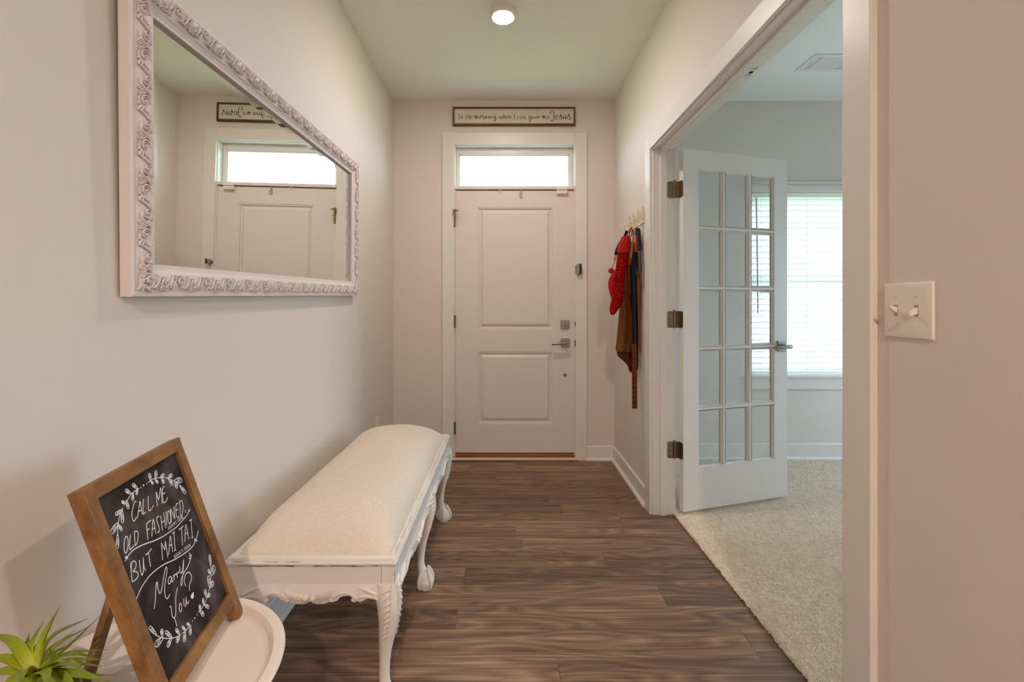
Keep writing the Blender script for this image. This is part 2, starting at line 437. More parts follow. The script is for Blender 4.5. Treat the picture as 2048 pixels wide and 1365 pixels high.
# carpet of the side room
cp = struct('floor_carpet', MB().box(EDGE+0.003, RX1, RY0, D, -0.06, 0.008), M['carpet'], 'beige cut pile carpet of the side room', 'carpet')
rr = random.Random(5)
m_ = MB(); vv = []; ff = []
def tuft(x, y, h, w, lean):
    b = len(vv); a = rr.uniform(0, 2.1)
    tx, ty = x+rr.uniform(-lean, lean), y+rr.uniform(-lean, lean)
    for k in range(3): vv.append((x+w*math.cos(a+k*2.094), y+w*math.sin(a+k*2.094), 0.006))
    vv.append((tx, ty, 0.008+h))
    ff.extend([(b, b+1, b+3), (b+1, b+2, b+3), (b+2, b, b+3)])
yy = 0.95
while yy < D:
    dens = 0.0058 if yy < 2.2 else 0.0072
    xx = EDGE+0.002
    while xx < 0.98+0.62*yy:
        tuft(xx+rr.uniform(-0.003, 0.003), yy+rr.uniform(-0.003, 0.003), rr.uniform(0.004, 0.010), 0.0042, 0.004)
        xx += dens
    while xx < min(RX1-0.02, 2.0+0.72*yy):
        tuft(xx+rr.uniform(-0.006, 0.006), yy+rr.uniform(-0.003, 0.003), rr.uniform(0.004, 0.010), 0.0055, 0.005)
        xx += 0.0125
    yy += dens
for k in range(1500):        # frayed edge along the planks
    tuft(EDGE+rr.uniform(-0.008, 0.006), rr.uniform(OY0-0.02, OY1+0.02), rr.uniform(0.002, 0.008), 0.004, 0.006)
m_.v = vv; m_.f = ff
mk('carpet_pile', m_, M['carpet'], cp, kind='stuff')

# baseboards with shoe mould
def base_run(name, p0, p1, nrm, h, label, mat=M['trim'], z0=0.0):
    """run along p0->p1 (x,y), nrm = direction into the room"""
    mb = MB(); p0 = Vector((*p0, 0)); p1 = Vector((*p1, 0)); n = Vector((*nrm, 0))
    prof = [(0, z0), (0.013, z0), (0.013, h-0.006), (0.009, h), (0, h)]
    mb.prism(prof, lambda q: tuple(p0+n*q[0]+Vector((0, 0, q[1]))), lambda q: tuple(p1+n*q[0]+Vector((0, 0, q[1]))))
    o = struct(name, mb, mat, label, 'baseboard')
    sh = MB(); pr = [(0.013, z0), (0.029, z0), (0.029, z0+0.006), (0.026, z0+0.014), (0.020, z0+0.019), (0.013, z0+0.020)]
    sh.prism(pr, lambda q: tuple(p0+n*q[0]+Vector((0, 0, q[1]))), lambda q: tuple(p1+n*q[0]+Vector((0, 0, q[1]))))
    mk('shoe_mould', sh, mat, o, smooth=30)
    return o
CW = 0.083
base_run('baseboard_left', (XL, YB), (XL, D), (1, 0), 0.108, 'white baseboard along the wall under the mirror')
base_run('baseboard_right', (XR, OY1+0.006+CW), (XR, D), (-1, 0), 0.108, 'white baseboard below the hanging clothes')
base_run('baseboard_near', (XR, 0.56), (XR, OY0-0.006-CW), (-1, 0), 0.108, 'white baseboard below the light switch')
base_run('baseboard_front', (BX(1173), D), (XR, D), (0, -1), 0.108, 'short white baseboard between entry door and corner')
base_run('baseboard_front', (XL, D), (BX(885), D), (0, -1), 0.108, 'short white baseboard left of the entry door behind the bench')
base_run('baseboard_room', (XR2, D), (RX1, D), (0, -1), 0.128, 'white baseboard under the blinds window', z0=0.006)

# ---- entry door casing and frame
tr1 = thing('trim_1', (0, D, 0), 'white flat casing around the entry door and transom', 'door frame', kind='structure')
cx0, cx1, cz1 = BX(885), BX(1173), BZ(267)
jx0, jx1, jz1 = TX0+0.002, TX1-0.002, TZ1-0.002
mk('casing', MB().cbox(cx0, TX0, D-0.018, D, 0, cz1, 0.002), M['trim'], tr1)
mk('casing', MB().cbox(TX1, cx1, D-0.018, D, 0, cz1, 0.002), M['trim'], tr1)
mk('casing', MB().cbox(TX0+0.0005, TX1-0.0005, D-0.018, D, TZ1, cz1, 0.002), M['trim'], tr1)
mk('jamb', MB().cbox(TX0-0.02, TX0+0.010, D+0.0005, D+T, 0, TZ1+0.02, 0.002), M['trim'], tr1)
mk('jamb', MB().cbox(TX1-0.006, TX1+0.02, D+0.0005, D+T, 0, TZ1+0.02, 0.002), M['trim'], tr1)
mk('jamb', MB().cbox(TX0+0.010, TX1-0.006, D+0.0005, D+T, TZ1-0.004, TZ1+0.02, 0.002), M['trim'], tr1)
mk('mullion', MB().cbox(TX0+0.010, TX1-0.006, D-0.006, D+T, BZ(379), BZ(372.5), 0.003), M['trim'], tr1)
mk('stop', MB().box(TX0+0.010, TX1-0.006, D+0.055, D+0.11, BZ(386), BZ(374)), M['trim'], tr1)
mk('stop', MB().box(TX0+0.009, TX0+0.024, D+0.056, D+0.11, 0.04, BZ(386)), M['trim'], tr1)
mk('stop', MB().box(TX1-0.022, TX1-0.005, D+0.056, D+0.11, 0.04, BZ(386)), M['trim'], tr1)
mk('threshold', MB().cbox(TX0+0.010, TX1-0.006, D-0.012, D+T, 0.0, 0.044, 0.003), M['threshold'], tr1)
mk('shoe_strip', MB().tube([(TX0-0.02, D-0.022, 0.012), (TX1+0.018, D-0.022, 0.012)], 0.0125, 10), plain('cream_strip', (214, 190, 158), 0.5), tr1, smooth=True)
# ---- transom window
w1 = thing('window_1', (0, D+0.06, TZ0), 'bright transom window over the entry door', 'window', kind='structure')
gx0, gx1, gz0, gz1 = BX(917), BX(1140), BZ(371.5), BZ(305)
sx0, sx1, sz0, sz1 = TX0+0.012, TX1-0.008, BZ(372), TZ1-0.006
for (a, b, c, d_) in ((sx0, gx0, sz0, sz1), (gx1, sx1, sz0, sz1), (gx0, gx1, gz1, sz1), (gx0, gx1, sz0-0.002, gz0+0.002)):
    if d_-c > 0.001: mk('sash', MB().cbox(a, b, D+0.055, D+0.095, c, d_, 0.002), M['trim'], w1)
for (a, b, c, d_) in ((gx0, gx0+0.006, gz0, gz1), (gx1-0.006, gx1, gz0, gz1), (gx0, gx1, gz1-0.006, gz1)):
    mk('glazing_bead', MB().box(a, b, D+0.062, D+0.074, c, d_), M['trim'], w1)
mk('pane', MB().box(gx0-0.004, gx1+0.004, D+0.076, D+0.080, gz0-0.004, gz1+0.004), M['glass'], w1)

# ---- entry door leaf
DY = D+0.010
dx0, dx1, dz0, dz1 = BX(911), BX(1148.3), 0.0505, BZ(381)
d1 = thing('door_1', (0, DY, 0), 'white two panel entry door with nickel lever and deadbolt', 'door', kind='structure')
px0, px1 = BX(955), BX(1106)
pu0, pu1, pl0, pl1 = BZ(660), BZ(414), BZ(849), BZ(704)
mb = MB()
for (a, b, c, d_) in ((dx0, px0, dz0, dz1), (px1, dx1, dz0, dz1), (px0, px1, pu1, dz1), (px0, px1, pl1, pu0), (px0, px1, dz0, pl0)):
    mb.box(a, b, DY, DY+0.044, c, d_)
slab = mk('slab', mb, M['door'], d1)
def panel(x0, x1, z0, z1):
    rings = [(0.0, 0.0), (0.0015, 0.0035), (0.010, 0.0035), (0.0125, 0.0140), (0.022, 0.0150), (0.041, 0.0025), (0.045, 0.0015)]
    v = []; f = []
    for w, dp in rings:
        v += [(x0+w, DY+dp, z0+w), (x1-w, DY+dp, z0+w), (x1-w, DY+dp, z1-w), (x0+w, DY+dp, z1-w)]
    for i in range(len(rings)-1):
        for k in range(4): f.append((i*4+k, i*4+(k+1) % 4, (i+1)*4+(k+1) % 4, (i+1)*4+k))
    k = (len(rings)-1)*4; f.append((k, k+1, k+2, k+3))
    b = len(v)
    v += [(x0, DY+0.04, z0), (x1, DY+0.04, z0), (x1, DY+0.04, z1), (x0, DY+0.04, z1)]
    f += [(b+3, b+2, b+1, b)]+[(k_, b+k_, b+(k_+1) % 4, (k_+1) % 4) for k_ in range(4)]
    return MB().add(v, f)
mk('panel', panel(px0, px1, pu0, pu1), M['door'], d1)
mk('panel', panel(px0, px1, pl0, pl1), M['door'], d1)
mk('door_sweep', MB().box(dx0+0.002, dx1-0.002, DY+0.006, DY+0.04, 0.045, 0.0505), M['dark'], d1)
# dark strips in the latch and hinge side gaps, colour standing in for shade
mk('gap_shade_strip', MB().box(dx1+0.0005, TX1-0.0065, DY+0.004, DY+0.04, 0.046, dz1), M['dark'], d1)
mk('gap_shade_strip', MB().box(TX0+0.0105, dx0-0.0003, DY+0.004, DY+0.04, 0.046, dz1), M['dark'], d1)
for py in (439, 643.5, 856.5):
    z = BZ(py)
    mk('hinge', MB().tube([(BX(910.2), D-0.004, z-0.047), (BX(910.2), D-0.004, z+0.047)], 0.0065, 10).box(BX(908), BX(910), D-0.003, D+0.006, z-0.045, z+0.045), M['bronze'], d1, smooth=30)
def rosette(cx, cz, h=0.033, y=DY):
    return MB().cbox(cx-h, cx+h, y-0.010, y, cz-h, cz+h, 0.003)
db = mk('deadbolt', rosette(BX(1130), BZ(649.5)), M['nickel'], d1, label='square nickel deadbolt plate')
mk('thumb_turn', MB().lathe([(0.012, DY-0.010), (0.011, DY-0.016), (0.0, DY-0.016)], (BX(1130), 0, BZ(650.5)), 16, 'Y').cbox(BX(1130)-0.014, BX(1130)+0.014, DY-0.026, DY-0.014, BZ(650.5)-0.004, BZ(650.5)+0.004, 0.002), M['nickel'], db, smooth=30)
lc, lz = BX(1131), BZ(686)
lv = mk('lever_handle', rosette(lc, lz), M['nickel'], d1, label='square-rose nickel lever handle')
mk('lever', MB().tube([(lc, DY-0.008, lz), (lc, DY-0.05, lz)], 0.011, 14).tube(
    [(lc+0.012, DY-0.052, lz+0.002), (lc-0.03, DY-0.055, lz), (lc-0.07, DY-0.055, lz-0.002), (lc-0.108, DY-0.052, lz-0.005)], [0.0115, 0.0115, 0.0105, 0.010], 14), M['nickel'], lv, smooth=40)
mk('round_stud', MB().lathe([(0.0125, DY), (0.0125, DY-0.004), (0.010, DY-0.006), (0.0, DY-0.006)], (BX(1130.5), 0, BZ(751)), 20, 'Y'), M['bronze'], d1, smooth=30)
for py, h in ((648, 0.016), (687, 0.024)):
    mk('strike_plate', MB().box(BX(1149.0), BX(1151.0), D-0.0195, D+0.01, BZ(py)-h, BZ(py)+h), M['bronze'], d1)
# swing guard on the latch-side casing
g = thing('door_guard', (BX(1156), D-0.018, BZ(540)), 'nickel and black swing guard latch on the door casing', 'latch')
gx, gz = BX(1156), BZ(540)
yc = D-0.018
mk('base_plate', MB().cbox(BX(1149.2), BX(1153.5), yc-0.004, yc, BZ(548), BZ(532), 0.001), M['nickel'], g)
mk('arm', MB().cbox(BX(1152.5), BX(1157.3), yc-0.030, yc-0.003, BZ(549), BZ(529), 0.003), M['nickel'], g)
mk('bumper', MB().cbox(BX(1157.4), BX(1161), yc-0.030, yc-0.001, BZ(549), BZ(529), 0.002), M['black'], g)
mk('pivot_pin', MB().tube([(BX(1154.5), yc-0.016, BZ(553)), (BX(1154.5), yc-0.016, BZ(548.5))], 0.005, 10), M['bronze'], g)
# hinge-pin door stop at the top hinge
g = thing('hinge_pin_stop', (BX(909), D-0.02, BZ(450)), 'tarnished brass hinge pin door stop on the top hinge', 'door stop')
hx = BX(910.3)
mk('pin_cap', MB().tube([(hx, D-0.022, BZ(424)), (hx, D-0.022, BZ(419.5))], [0.011, 0.008], 10), M['brass'], g, smooth=40)
mk('stop_arm', MB().tube([(BX(906.5), D-0.026, BZ(423.5)), (BX(913), D-0.032, BZ(423.5)), (BX(917.5), D-0.024, BZ(423))], [0.006, 0.0055, 0.004], 8), M['brass'], g, smooth=40)
mk('barrel', MB().tube([(hx-0.001, D-0.020, BZ(425)), (hx-0.001, D-0.020, BZ(452))], [0.0085, 0.0075], 10), M['brass'], g, smooth=40)
mk('wire_loop', MB().tube(spline([(BX(907), D-0.02, BZ(428)), (BX(906), D-0.03, BZ(432)), (BX(910), D-0.03, BZ(434)), (BX(915), D-0.028, BZ(436.5))], 4), 0.002, 6), M['brass'], g)
# over-door hook, contact sensor, chipped paint
g = thing('wreath_hook', (BX(1041), DY, dz1), 'grey metal over-door hook at the top of the entry door', 'hook')
mk('strap', MB().box(BX(1039), BX(1043), DY-0.003, DY-0.0005, BZ(386), BZ(379.5)), M['steel_grey'], g)
hk = MB(); hk.prism([(-0.011, 0.0)]+[(0.011*math.cos(a), -0.028+0.011*math.sin(a)) for a in [PI+i*PI/8 for i in range(9)]]+[(0.011, 0.0)],
    lambda q: (BX(1041.8)+q[0], DY-0.006, BZ(386)+q[1]), lambda q: (BX(1041.8)+q[0], DY-0.003, BZ(386)+q[1]))
mk('plate', hk, M['steel_grey'], g)
g = thing('door_sensor', (BX(1123), D-0.006, BZ(384)), 'white plastic contact sensor at the top of the entry door', 'sensor')
mk('magnet', MB().cbox(BX(1112.6), BX(1133.4), D-0.026, D-0.006, BZ(381.3), BZ(377), 0.002), M['plastic'], g)
mk('case', MB().cbox(BX(1112.6), BX(1133.6), DY-0.030, DY, BZ(388.6), BZ(381.6), 0.002), M['plastic'], g)
mb = MB(); pts = [(-0.018, 0), (-0.012, 0.006), (0.0, 0.009), (0.012, 0.007), (0.018, 0)]
mb.prism(pts, lambda q: (BX(1000.5)+q[0], D-0.0068, BZ(382.2)+q[1]), lambda q: (BX(1000.5)+q[0], D-0.0050, BZ(382.2)+q[1]))
mk('paint_chip', mb, plain('bare_pine', (196, 148, 96), 0.7), tr1, label='bare wood patch')

# ---- double doorway: jambs, stops, casings
tr2 = thing('trim_2', (XR, OY1, 0), 'white casing and jambs of the wide doorway to the side room', 'door frame', kind='structure')
for xa, xb in ((XR-0.018, XR), (XR2, XR2+0.018)):
    hd = (OY0-0.006-CW, OY1+0.006+CW)
    mk('casing', MB().cbox(xa, xb, hd[0], OY0-0.006, 0, OZ+0.006+CW, 0.003), M['trim'], tr2)
    mk('casing', MB().cbox(xa, xb, OY1+0.006, hd[1], 0, OZ+0.006+CW, 0.003), M['trim'], tr2)
    mk('head_casing', MB().cbox(xa, xb, OY0-0.0055, OY1+0.0055, OZ+0.006, OZ+0.006+CW, 0.003), M['trim'], tr2)
mk('jamb', MB().cbox(XR-0.001, XR2+0.001, OY1, OY1+0.02, 0, OZ+0.02, 0.002), M['trim'], tr2)
mk('jamb', MB().cbox(XR-0.001, XR2+0.001, OY0-0.02, OY0, 0, OZ+0.02, 0.002), M['trim'], tr2)
mk('head_jamb', MB().cbox(XR-0.001, XR2+0.001, OY0, OY1, OZ, OZ+0.02, 0.002), M['trim'], tr2)
mk('stop', MB().cbox(0.871, 0.908, OY1-0.011, OY1, 0, OZ, 0.002), M['trim'], tr2)
mk('stop', MB().cbox(0.871, 0.908, OY0, OY0+0.011, 0, OZ, 0.002), M['trim'], tr2)
mk('stop', MB().cbox(0.871, 0.908, OY0+0.011, OY1-0.011, OZ-0.011, OZ, 0.002), M['trim'], tr2)
ys = 1.66
ct = mk('ball_catch', MB().box(0.916, 0.938, ys-0.028, ys+0.028, OZ-0.0015, OZ), M['nickel'], tr2)
mk('catch_hole', MB().lathe([(0.007, OZ-0.002), (0.0, OZ-0.002)], (0.927, ys, 0), 14).lathe([(0.007, OZ-0.0015), (0.007, OZ-0.002)], (0.927, ys, 0), 14), M['dark'], ct)

# ---- open French door
fo = Vector((0.991, 2.452, 0.031)); ang = math.atan2(0.211, 0.715)
MF = Matrix.Translation(fo) @ Matrix.Rotation(ang, 4, 'Z')
d2 = thing('door_2', None, 'white fifteen pane French door standing open into the side room', 'door', kind='structure', mat=MF)
FW, FH, FT = 0.745, 2.03, 0.035
c0, c1 = 0.103, 0.645
r0, r1 = 0.267-0.031, 1.956-0.031
mk('stile', MB().cbox(0, c0, 0, FT, 0, FH, 0.0015), M['trim'], d2)
mk('stile', MB().cbox(c1, FW, 0, FT, 0, FH, 0.0015), M['trim'], d2)
mk('rail', MB().box(c0, c1, 0, FT, r1, FH-0.0005), M['trim'], d2)
mk('rail', MB().box(c0, c1, 0, FT, 0.0005, r0), M['trim'], d2)
MW = 0.021
cw = (c1-c0-2*MW)/3; rh = (r1-r0-4*MW)/5
def bar_prof(w):           # muntin cross-section, symmetrical, bevelled towards the glass
    return [(-w/2, FT/2-0.004), (-w/2, FT/2+0.004), (-w*0.22, FT-0.002), (w*0.22, FT-0.002), (w/2, FT/2+0.004), (w/2, FT/2-0.004), (w*0.22, 0.002), (-w*0.22, 0.002)]
for i in (1, 2):
    xc = c0+i*cw+(i-0.5)*MW
    mk('muntin', MB().prism(bar_prof(MW+0.006), lambda q: (xc+q[0], q[1], r0), lambda q: (xc+q[0], q[1], r1)), M['trim'], d2)
for j in range(1, 5):
    zc = r0+j*rh+(j-0.5)*MW
    mk('muntin', MB().prism(bar_prof(MW+0.006), lambda q: (c0, q[1], zc+q[0]), lambda q: (c1, q[1], zc+q[0])), M['trim'], d2)
pane0 = None; bead0 = None
for i in range(3):
    for j in range(5):
        xa = c0+i*(cw+MW); za = r0+j*(rh+MW)
        if pane0 is None:
            pane0 = mk('pane', MB().box(0, cw, FT/2-0.002, FT/2+0.002, 0, rh), M['glass'], d2, local=True)
            bm_ = MB(); w = 0.009
            for ya, yb in ((0.0, FT/2-0.0025), (FT, FT/2+0.0025)):
                v = [(0, ya*0.7+yb*0.3 if ya == 0 else ya*0.7+yb*0.3, 0)]
                y1_ = ya+(0.003 if ya == 0 else -0.003)
                o_ = [(0, y1_, 0), (cw, y1_, 0), (cw, y1_, rh), (0, y1_, rh)]
                n_ = [(w, yb, w), (cw-w, yb, w), (cw-w, yb, rh-w), (w, yb, rh-w)]
                k_ = [(0, yb, 0), (cw, yb, 0), (cw, yb, rh), (0, yb, rh)]
                bm_.add(o_+n_+k_, [(k, (k+1) % 4, 4+(k+1) % 4, 4+k) for k in range(4)]+[(4+k, 4+(k+1) % 4, 8+(k+1) % 4, 8+k) for k in range(4)])
            bead0 = mk('glazing_bead', bm_, M['trim'], pane0, local=True)
            p = pane0
        else:
            p = copy_to(pane0, d2); b = copy_to(bead0, p)
        p.location = (xa, 0, za)
# three hinges on the far jamb
def hinge_mesh():
    mb = MB(); h = 0.047
    def leaf(pts_fn, w):
        poly = []
        r = 0.012
        for cxs, czs, a0 in ((w-r, h-r, 0), (0, h, None), (0, -h, None), (w-r, -h+r, -PI/2)):
            if a0 is None: poly.append((cxs, czs))
            else:
                for k in range(5): poly.append((cxs+r*math.cos(a0+k*PI/8), czs+r*math.sin(a0+k*PI/8)))
        return poly
    pv = Vector((0.953, OY1-0.006, 0))
    poly = leaf(None, 0.036)
    mb.prism(poly, lambda q: (pv.x-0.004-q[0], OY1-0.0015, q[1]), lambda q: (pv.x-0.004-q[0], OY1+0.0005, q[1]))
    ex = Vector((math.cos(ang), math.sin(ang), 0)); ey = Vector((-math.sin(ang), math.cos(ang), 0))
    for k in range(5):
        mb.tube([(pv.x, pv.y, -h+k*h*0.4+0.001), (pv.x, pv.y, -h+(k+1)*h*0.4-0.001)], 0.0062, 10)
    mb.tube([(pv.x, pv.y, h), (pv.x, pv.y, h+0.006)], [0.0068, 0.0068], 10)
    # leaf on the door edge (local x = 0 plane of the door)
    o = Vector((fo.x, fo.y, 0))-ex*0.0015
    mb.prism([(q[0], q[1]) for q in poly], lambda q: tuple(o+ey*(FT-q[0]*0.94)+Vector((0, 0, q[1]))), lambda q: tuple(o-ex*0.0012+ey*(FT-q[0]*0.94)+Vector((0, 0, q[1]))))
    # bridge from barrel to the edge
    e1 = o+ey*FT
    mb.add([(pv.x, pv.y, -h), (e1.x, e1.y, -h), (e1.x, e1.y, h), (pv.x, pv.y, h), (pv.x+0.002, pv.y+0.002, -h), (e1.x+0.001, e1.y+0.002, -h), (e1.x+0.001, e1.y+0.002, h), (pv.x+0.002, pv.y+0.002, h)],
           [(0, 1, 2, 3), (7, 6, 5, 4), (0, 4, 5, 1), (3, 2, 6, 7)])
    return mb
MFi = MF.inverted()
h0 = None
for z in (1.838, 1.105, 0.368):
    mb = hinge_mesh(); mb.v = [(a, b, c+z) for a, b, c in mb.v]; mb.xf(MFi)
    h0 = mk('hinge', mb, M['bronze'], d2, smooth=30, local=True)
    sc = MB()
    for (q, zz) in ((0.010, 0.033), (0.022, 0.0), (0.010, -0.033)):
        sc.lathe([(0.0035, OY1-0.0026), (0.0, OY1-0.0026)], (0.949-q-0.006, 0, z+zz), 8, 'Y').lathe([(0.0035, OY1-0.001), (0.0035, OY1-0.0026)], (0.949-q-0.006, 0, z+zz), 8, 'Y')
    sc.xf(MFi); mk('screw', sc, M['nickel'], h0, local=True)
hx, hz = 0.697, 0.94-0.031
for sgn, yb in ((-1, 0.0), (1, FT)):
    y1_ = yb+sgn*0.009
    ro = mk('lever_handle', MB().cbox(hx-0.032, hx+0.032, min(yb, y1_), max(yb, y1_), hz-0.032, hz+0.032, 0.003), M['nickel'], d2, local=True, label='square-rose nickel lever')
    mk('lever', MB().tube([(hx, yb+sgn*0.008, hz), (hx, yb+sgn*0.05, hz)], 0.011, 14).tube(
        [(hx+0.012, yb+sgn*0.056, hz), (hx-0.02, yb+sgn*0.058, hz), (hx-0.075, yb+sgn*0.058, hz-0.003), (hx-0.105, yb+sgn*0.055, hz-0.006)], [0.0125, 0.0125, 0.0115, 0.0105], 14), M['nickel'], ro, smooth=40, local=True)

# ---- side-room window with trim, sashes
w2 = thing('window_2', (WX0, D, WZ0), 'white framed window behind the blinds in the side room', 'window', kind='structure')
mk('head_trim', MB().cbox(WX0-0.004, WX1+0.004, D-0.018, D, WZ1+0.004, WZ1+0.060, 0.003), M['trim'], w2)
mk('head_cap', MB().cbox(WX0-0.004, WX1+0.004, D-0.030, D, WZ1+0.060, WZ1+0.076, 0.004), M['trim'], w2)
mk('head_bead', MB().tube([(WX0-0.004, D-0.020, WZ1+0.042), (WX1+0.004, D-0.020, WZ1+0.042)], 0.005, 8), M['trim'], w2, smooth=True)
mk('stool', MB().cbox(WX0-0.004, WX1+0.004, D-0.030, D+0.10, WZ0-0.025, WZ0-0.004, 0.004), M['trim'], w2)
mk('apron', MB().cbox(WX0-0.004, WX1+0.004, D-0.016, D, WZ0-0.112, WZ0-0.026, 0.003), M['trim'], w2)
fy0, fy1 = D+0.09, D+0.13
zm = BZ(555)
for (a, b, c, d_) in ((WX0, WX0+0.035, WZ0, WZ1), (WX1-0.035, WX1, WZ0, WZ1), (WX0, WX1, WZ1-0.035, WZ1), (WX0, WX1, WZ0-0.01, WZ0+0.045), (WX0, WX1, zm-0.022, zm+0.022)):
    mk('sash', MB().cbox(a, b, fy0, fy1, c, d_, 0.003), M['trim'], w2)
mk('pane', MB().box(WX0+0.03, WX1-0.03, fy0+0.02, fy0+0.024, WZ0+0.04, zm-0.02), M['glass'], w2)
mk('pane', MB().box(WX0+0.03, WX1-0.03, fy0+0.02, fy0+0.024, zm+0.02, WZ1-0.03), M['glass'], w2)
w3 = thing('added_window', (RX1, RWY0, 0.65), 'unseen window added to bring more daylight into the side room', 'window', kind='structure')  # unseen daylight opening, added to brighten the side room
for (a, b, c, d_) in ((RWY0, RWY0+0.04, 0.65, 2.05), (RWY1-0.04, RWY1, 0.65, 2.05), (RWY0, RWY1, 2.01, 2.05), (RWY0, RWY1, 0.65, 0.70), (RWY0, RWY1, 1.33, 1.37), (2.48, 2.52, 0.65, 2.05)):
    mk('sash', MB().box(RX1+0.06, RX1+0.10, a, b, c, d_), M['trim'], w3)
mk('pane', MB().box(RX1+0.08, RX1+0.084, RWY0+0.03, RWY1-0.03, 0.68, 2.03), M['glass'], w3)

# ---- blinds
bl = thing('window_blind', (WX0, D+0.02, WZ0), 'white slatted window blind with tilt wand in the side room', 'blind')
by = D+0.035
bx0, bx1 = WX0+0.006, WX1-0.006
mk('headrail', MB().cbox(bx0, bx1, by-0.028, by+0.028, WZ1-0.036, WZ1-0.002, 0.003), M['slat'], bl)
pitch = 0.0452; nsl = 29
sw = 0.050
zt = WZ1-0.062
v = []
for k in range(5):
    u = (k/4-0.5); v.append((u*sw, 0.0035*(1-4*u*u)))
tilt = math.radians(52)
m_ = MB()
prof = [(a, b) for a, b in v]+[(a, b-0.0026) for a, b in reversed(v)]
def sl(q, x):
    yy, zz = q
    return (x, yy*math.cos(tilt)+zz*math.sin(tilt), -yy*math.sin(tilt)+zz*math.cos(tilt))
m_.prism(prof, lambda q: sl(q, 0), lambda q: sl(q, bx1-bx0))
s0 = mk('slat', m_, M['slat'], bl, local=True)
for i in range(nsl):
    s = s0 if i == 0 else copy_to(s0, bl)
    s.location = (bx0-WX0, by-(D+0.02), zt-i*pitch-WZ0)
    s.rotation_euler = (rr.uniform(-0.03, 0.03), rr.uniform(-0.0015, 0.0015), 0)
mk('bottom_rail', MB().cbox(bx0, bx1, by-0.024, by+0.024, WZ0+0.004, WZ0+0.022, 0.004), M['slat'], bl)
for fx in (0.1, 0.5, 0.9):
    xq = bx0+(bx1-bx0)*fx
    mk('lift_cord', MB().tube([(xq, by-0.027, WZ0+0.01), (xq, by-0.027, WZ1-0.03)], 0.0011, 5), M['plastic'], bl)
wx = P(1512, 400, D).x
mk('tilt_wand', MB().tube([(wx, by-0.040, WZ1-0.04), (wx+0.006, by-0.040, BZ(500)), (wx+0.012, by-0.040, BZ(626))], 0.0045, 8), plain('clear_wand', (150, 152, 156), 0.3), bl, smooth=True)

# ---- ceiling register in the side room
vx0, vx1, vy0, vy1 = 1.932, 2.30, 2.742, 2.94
g = thing('ceiling_register', (vx0, vy0, CEIL), 'white louvred air register on the side room ceiling', 'vent')
zb = CEIL-0.006
for (a, b, c, d_) in ((vx0, vx1, vy0, vy0+0.028), (vx0, vx1, vy1-0.028, vy1), (vx0, vx0+0.040, vy0+0.028, vy1-0.028), (vx1-0.04, vx1, vy0+0.028, vy1-0.028), (vx0+0.078, vx0+0.090, vy0+0.028, vy1-0.028), (vx0+0.215, vx0+0.227, vy0+0.028, vy1-0.028)):
    mk('frame', MB().cbox(a, b, c, d_, zb, CEIL-0.0003, 0.0015), M['trim'], g)
mk('duct_throat', MB().box(vx0+0.04, vx1-0.04, vy0+0.028, vy1-0.028, CEIL-0.0012, CEIL-0.0004), M['dark'], g)
def louver(p0, p1, ax):
    mb = MB(); p0 = Vector(p0); p1 = Vector(p1); ax = Vector(ax)
    q = [(0, 0), (0.009, -0.0055), (0.0098, -0.0052), (0.001, 0.0006)]
    return mb.prism(q, lambda t: tuple(p0+ax*t[0]+Vector((0, 0, t[1]))), lambda t: tuple(p1+ax*t[0]+Vector((0, 0, t[1]))))
yy = vy0+0.030
while yy < vy1-0.034:
    mk('louver', louver((vx0+0.091, yy, CEIL-0.0012), (vx0+0.214, yy, CEIL-0.0012), (0, 1, 0)), M['trim'], g); yy += 0.0145
for xs in (vx0+0.043, vx0+0.056, vx0+0.068): mk('louver', louver((xs, vy0+0.029, CEIL-0.0012), (xs, vy1-0.029, CEIL-0.0012), (1, 0, 0)), M['trim'], g)
for xs in (vx0+0.231, vx0+0.248, vx0+0.265, vx0+0.282, vx0+0.299, vx0+0.316): mk('louver', louver((xs, vy0+0.029, CEIL-0.0012), (xs, vy1-0.029, CEIL-0.0012), (1, 0, 0)), M['trim'], g)
mk('damper_lever', MB().tube([(vx0+0.024, vy0+0.09, zb), (vx0+0.024, vy0+0.09, zb-0.012), (vx0+0.040, vy0+0.09, zb-0.014)], 0.003, 6), M['trim'], g)

# ---- ceiling lights
def ceiling_light(x, y, label, lens):
    g = thing('ceiling_light', (x, y, CEIL), label, 'ceiling light')
    R = 0.070
    mk('housing', MB().lathe([(R, CEIL-0.0005), (R, CEIL-0.022), (R-0.004, CEIL-0.030), (R-0.012, CEIL-0.033), (0.054, CEIL-0.028), (0.052, CEIL-0.020), (0.0, CEIL-0.020)], (x, y, 0), 40), M['plastic'], g, smooth=35)
    mk('lens', MB().lathe([(0.050, CEIL-0.0215), (0.046, CEIL-0.029), (0.034, CEIL-0.035), (0.018, CEIL-0.038), (0.0, CEIL-0.039)], (x, y, 0), 32), lens, g, smooth=True)
    return g
ceiling_light(-0.013, 2.349, 'round white flush ceiling light glowing over the entry hall', M['lens'])
ceiling_light(1.65, -0.40, 'round white flush ceiling light to the right behind the camera', M['lens_rear'])
ceiling_light(0.25, -1.70, 'round white flush ceiling light far behind the camera', M['lens_far'])

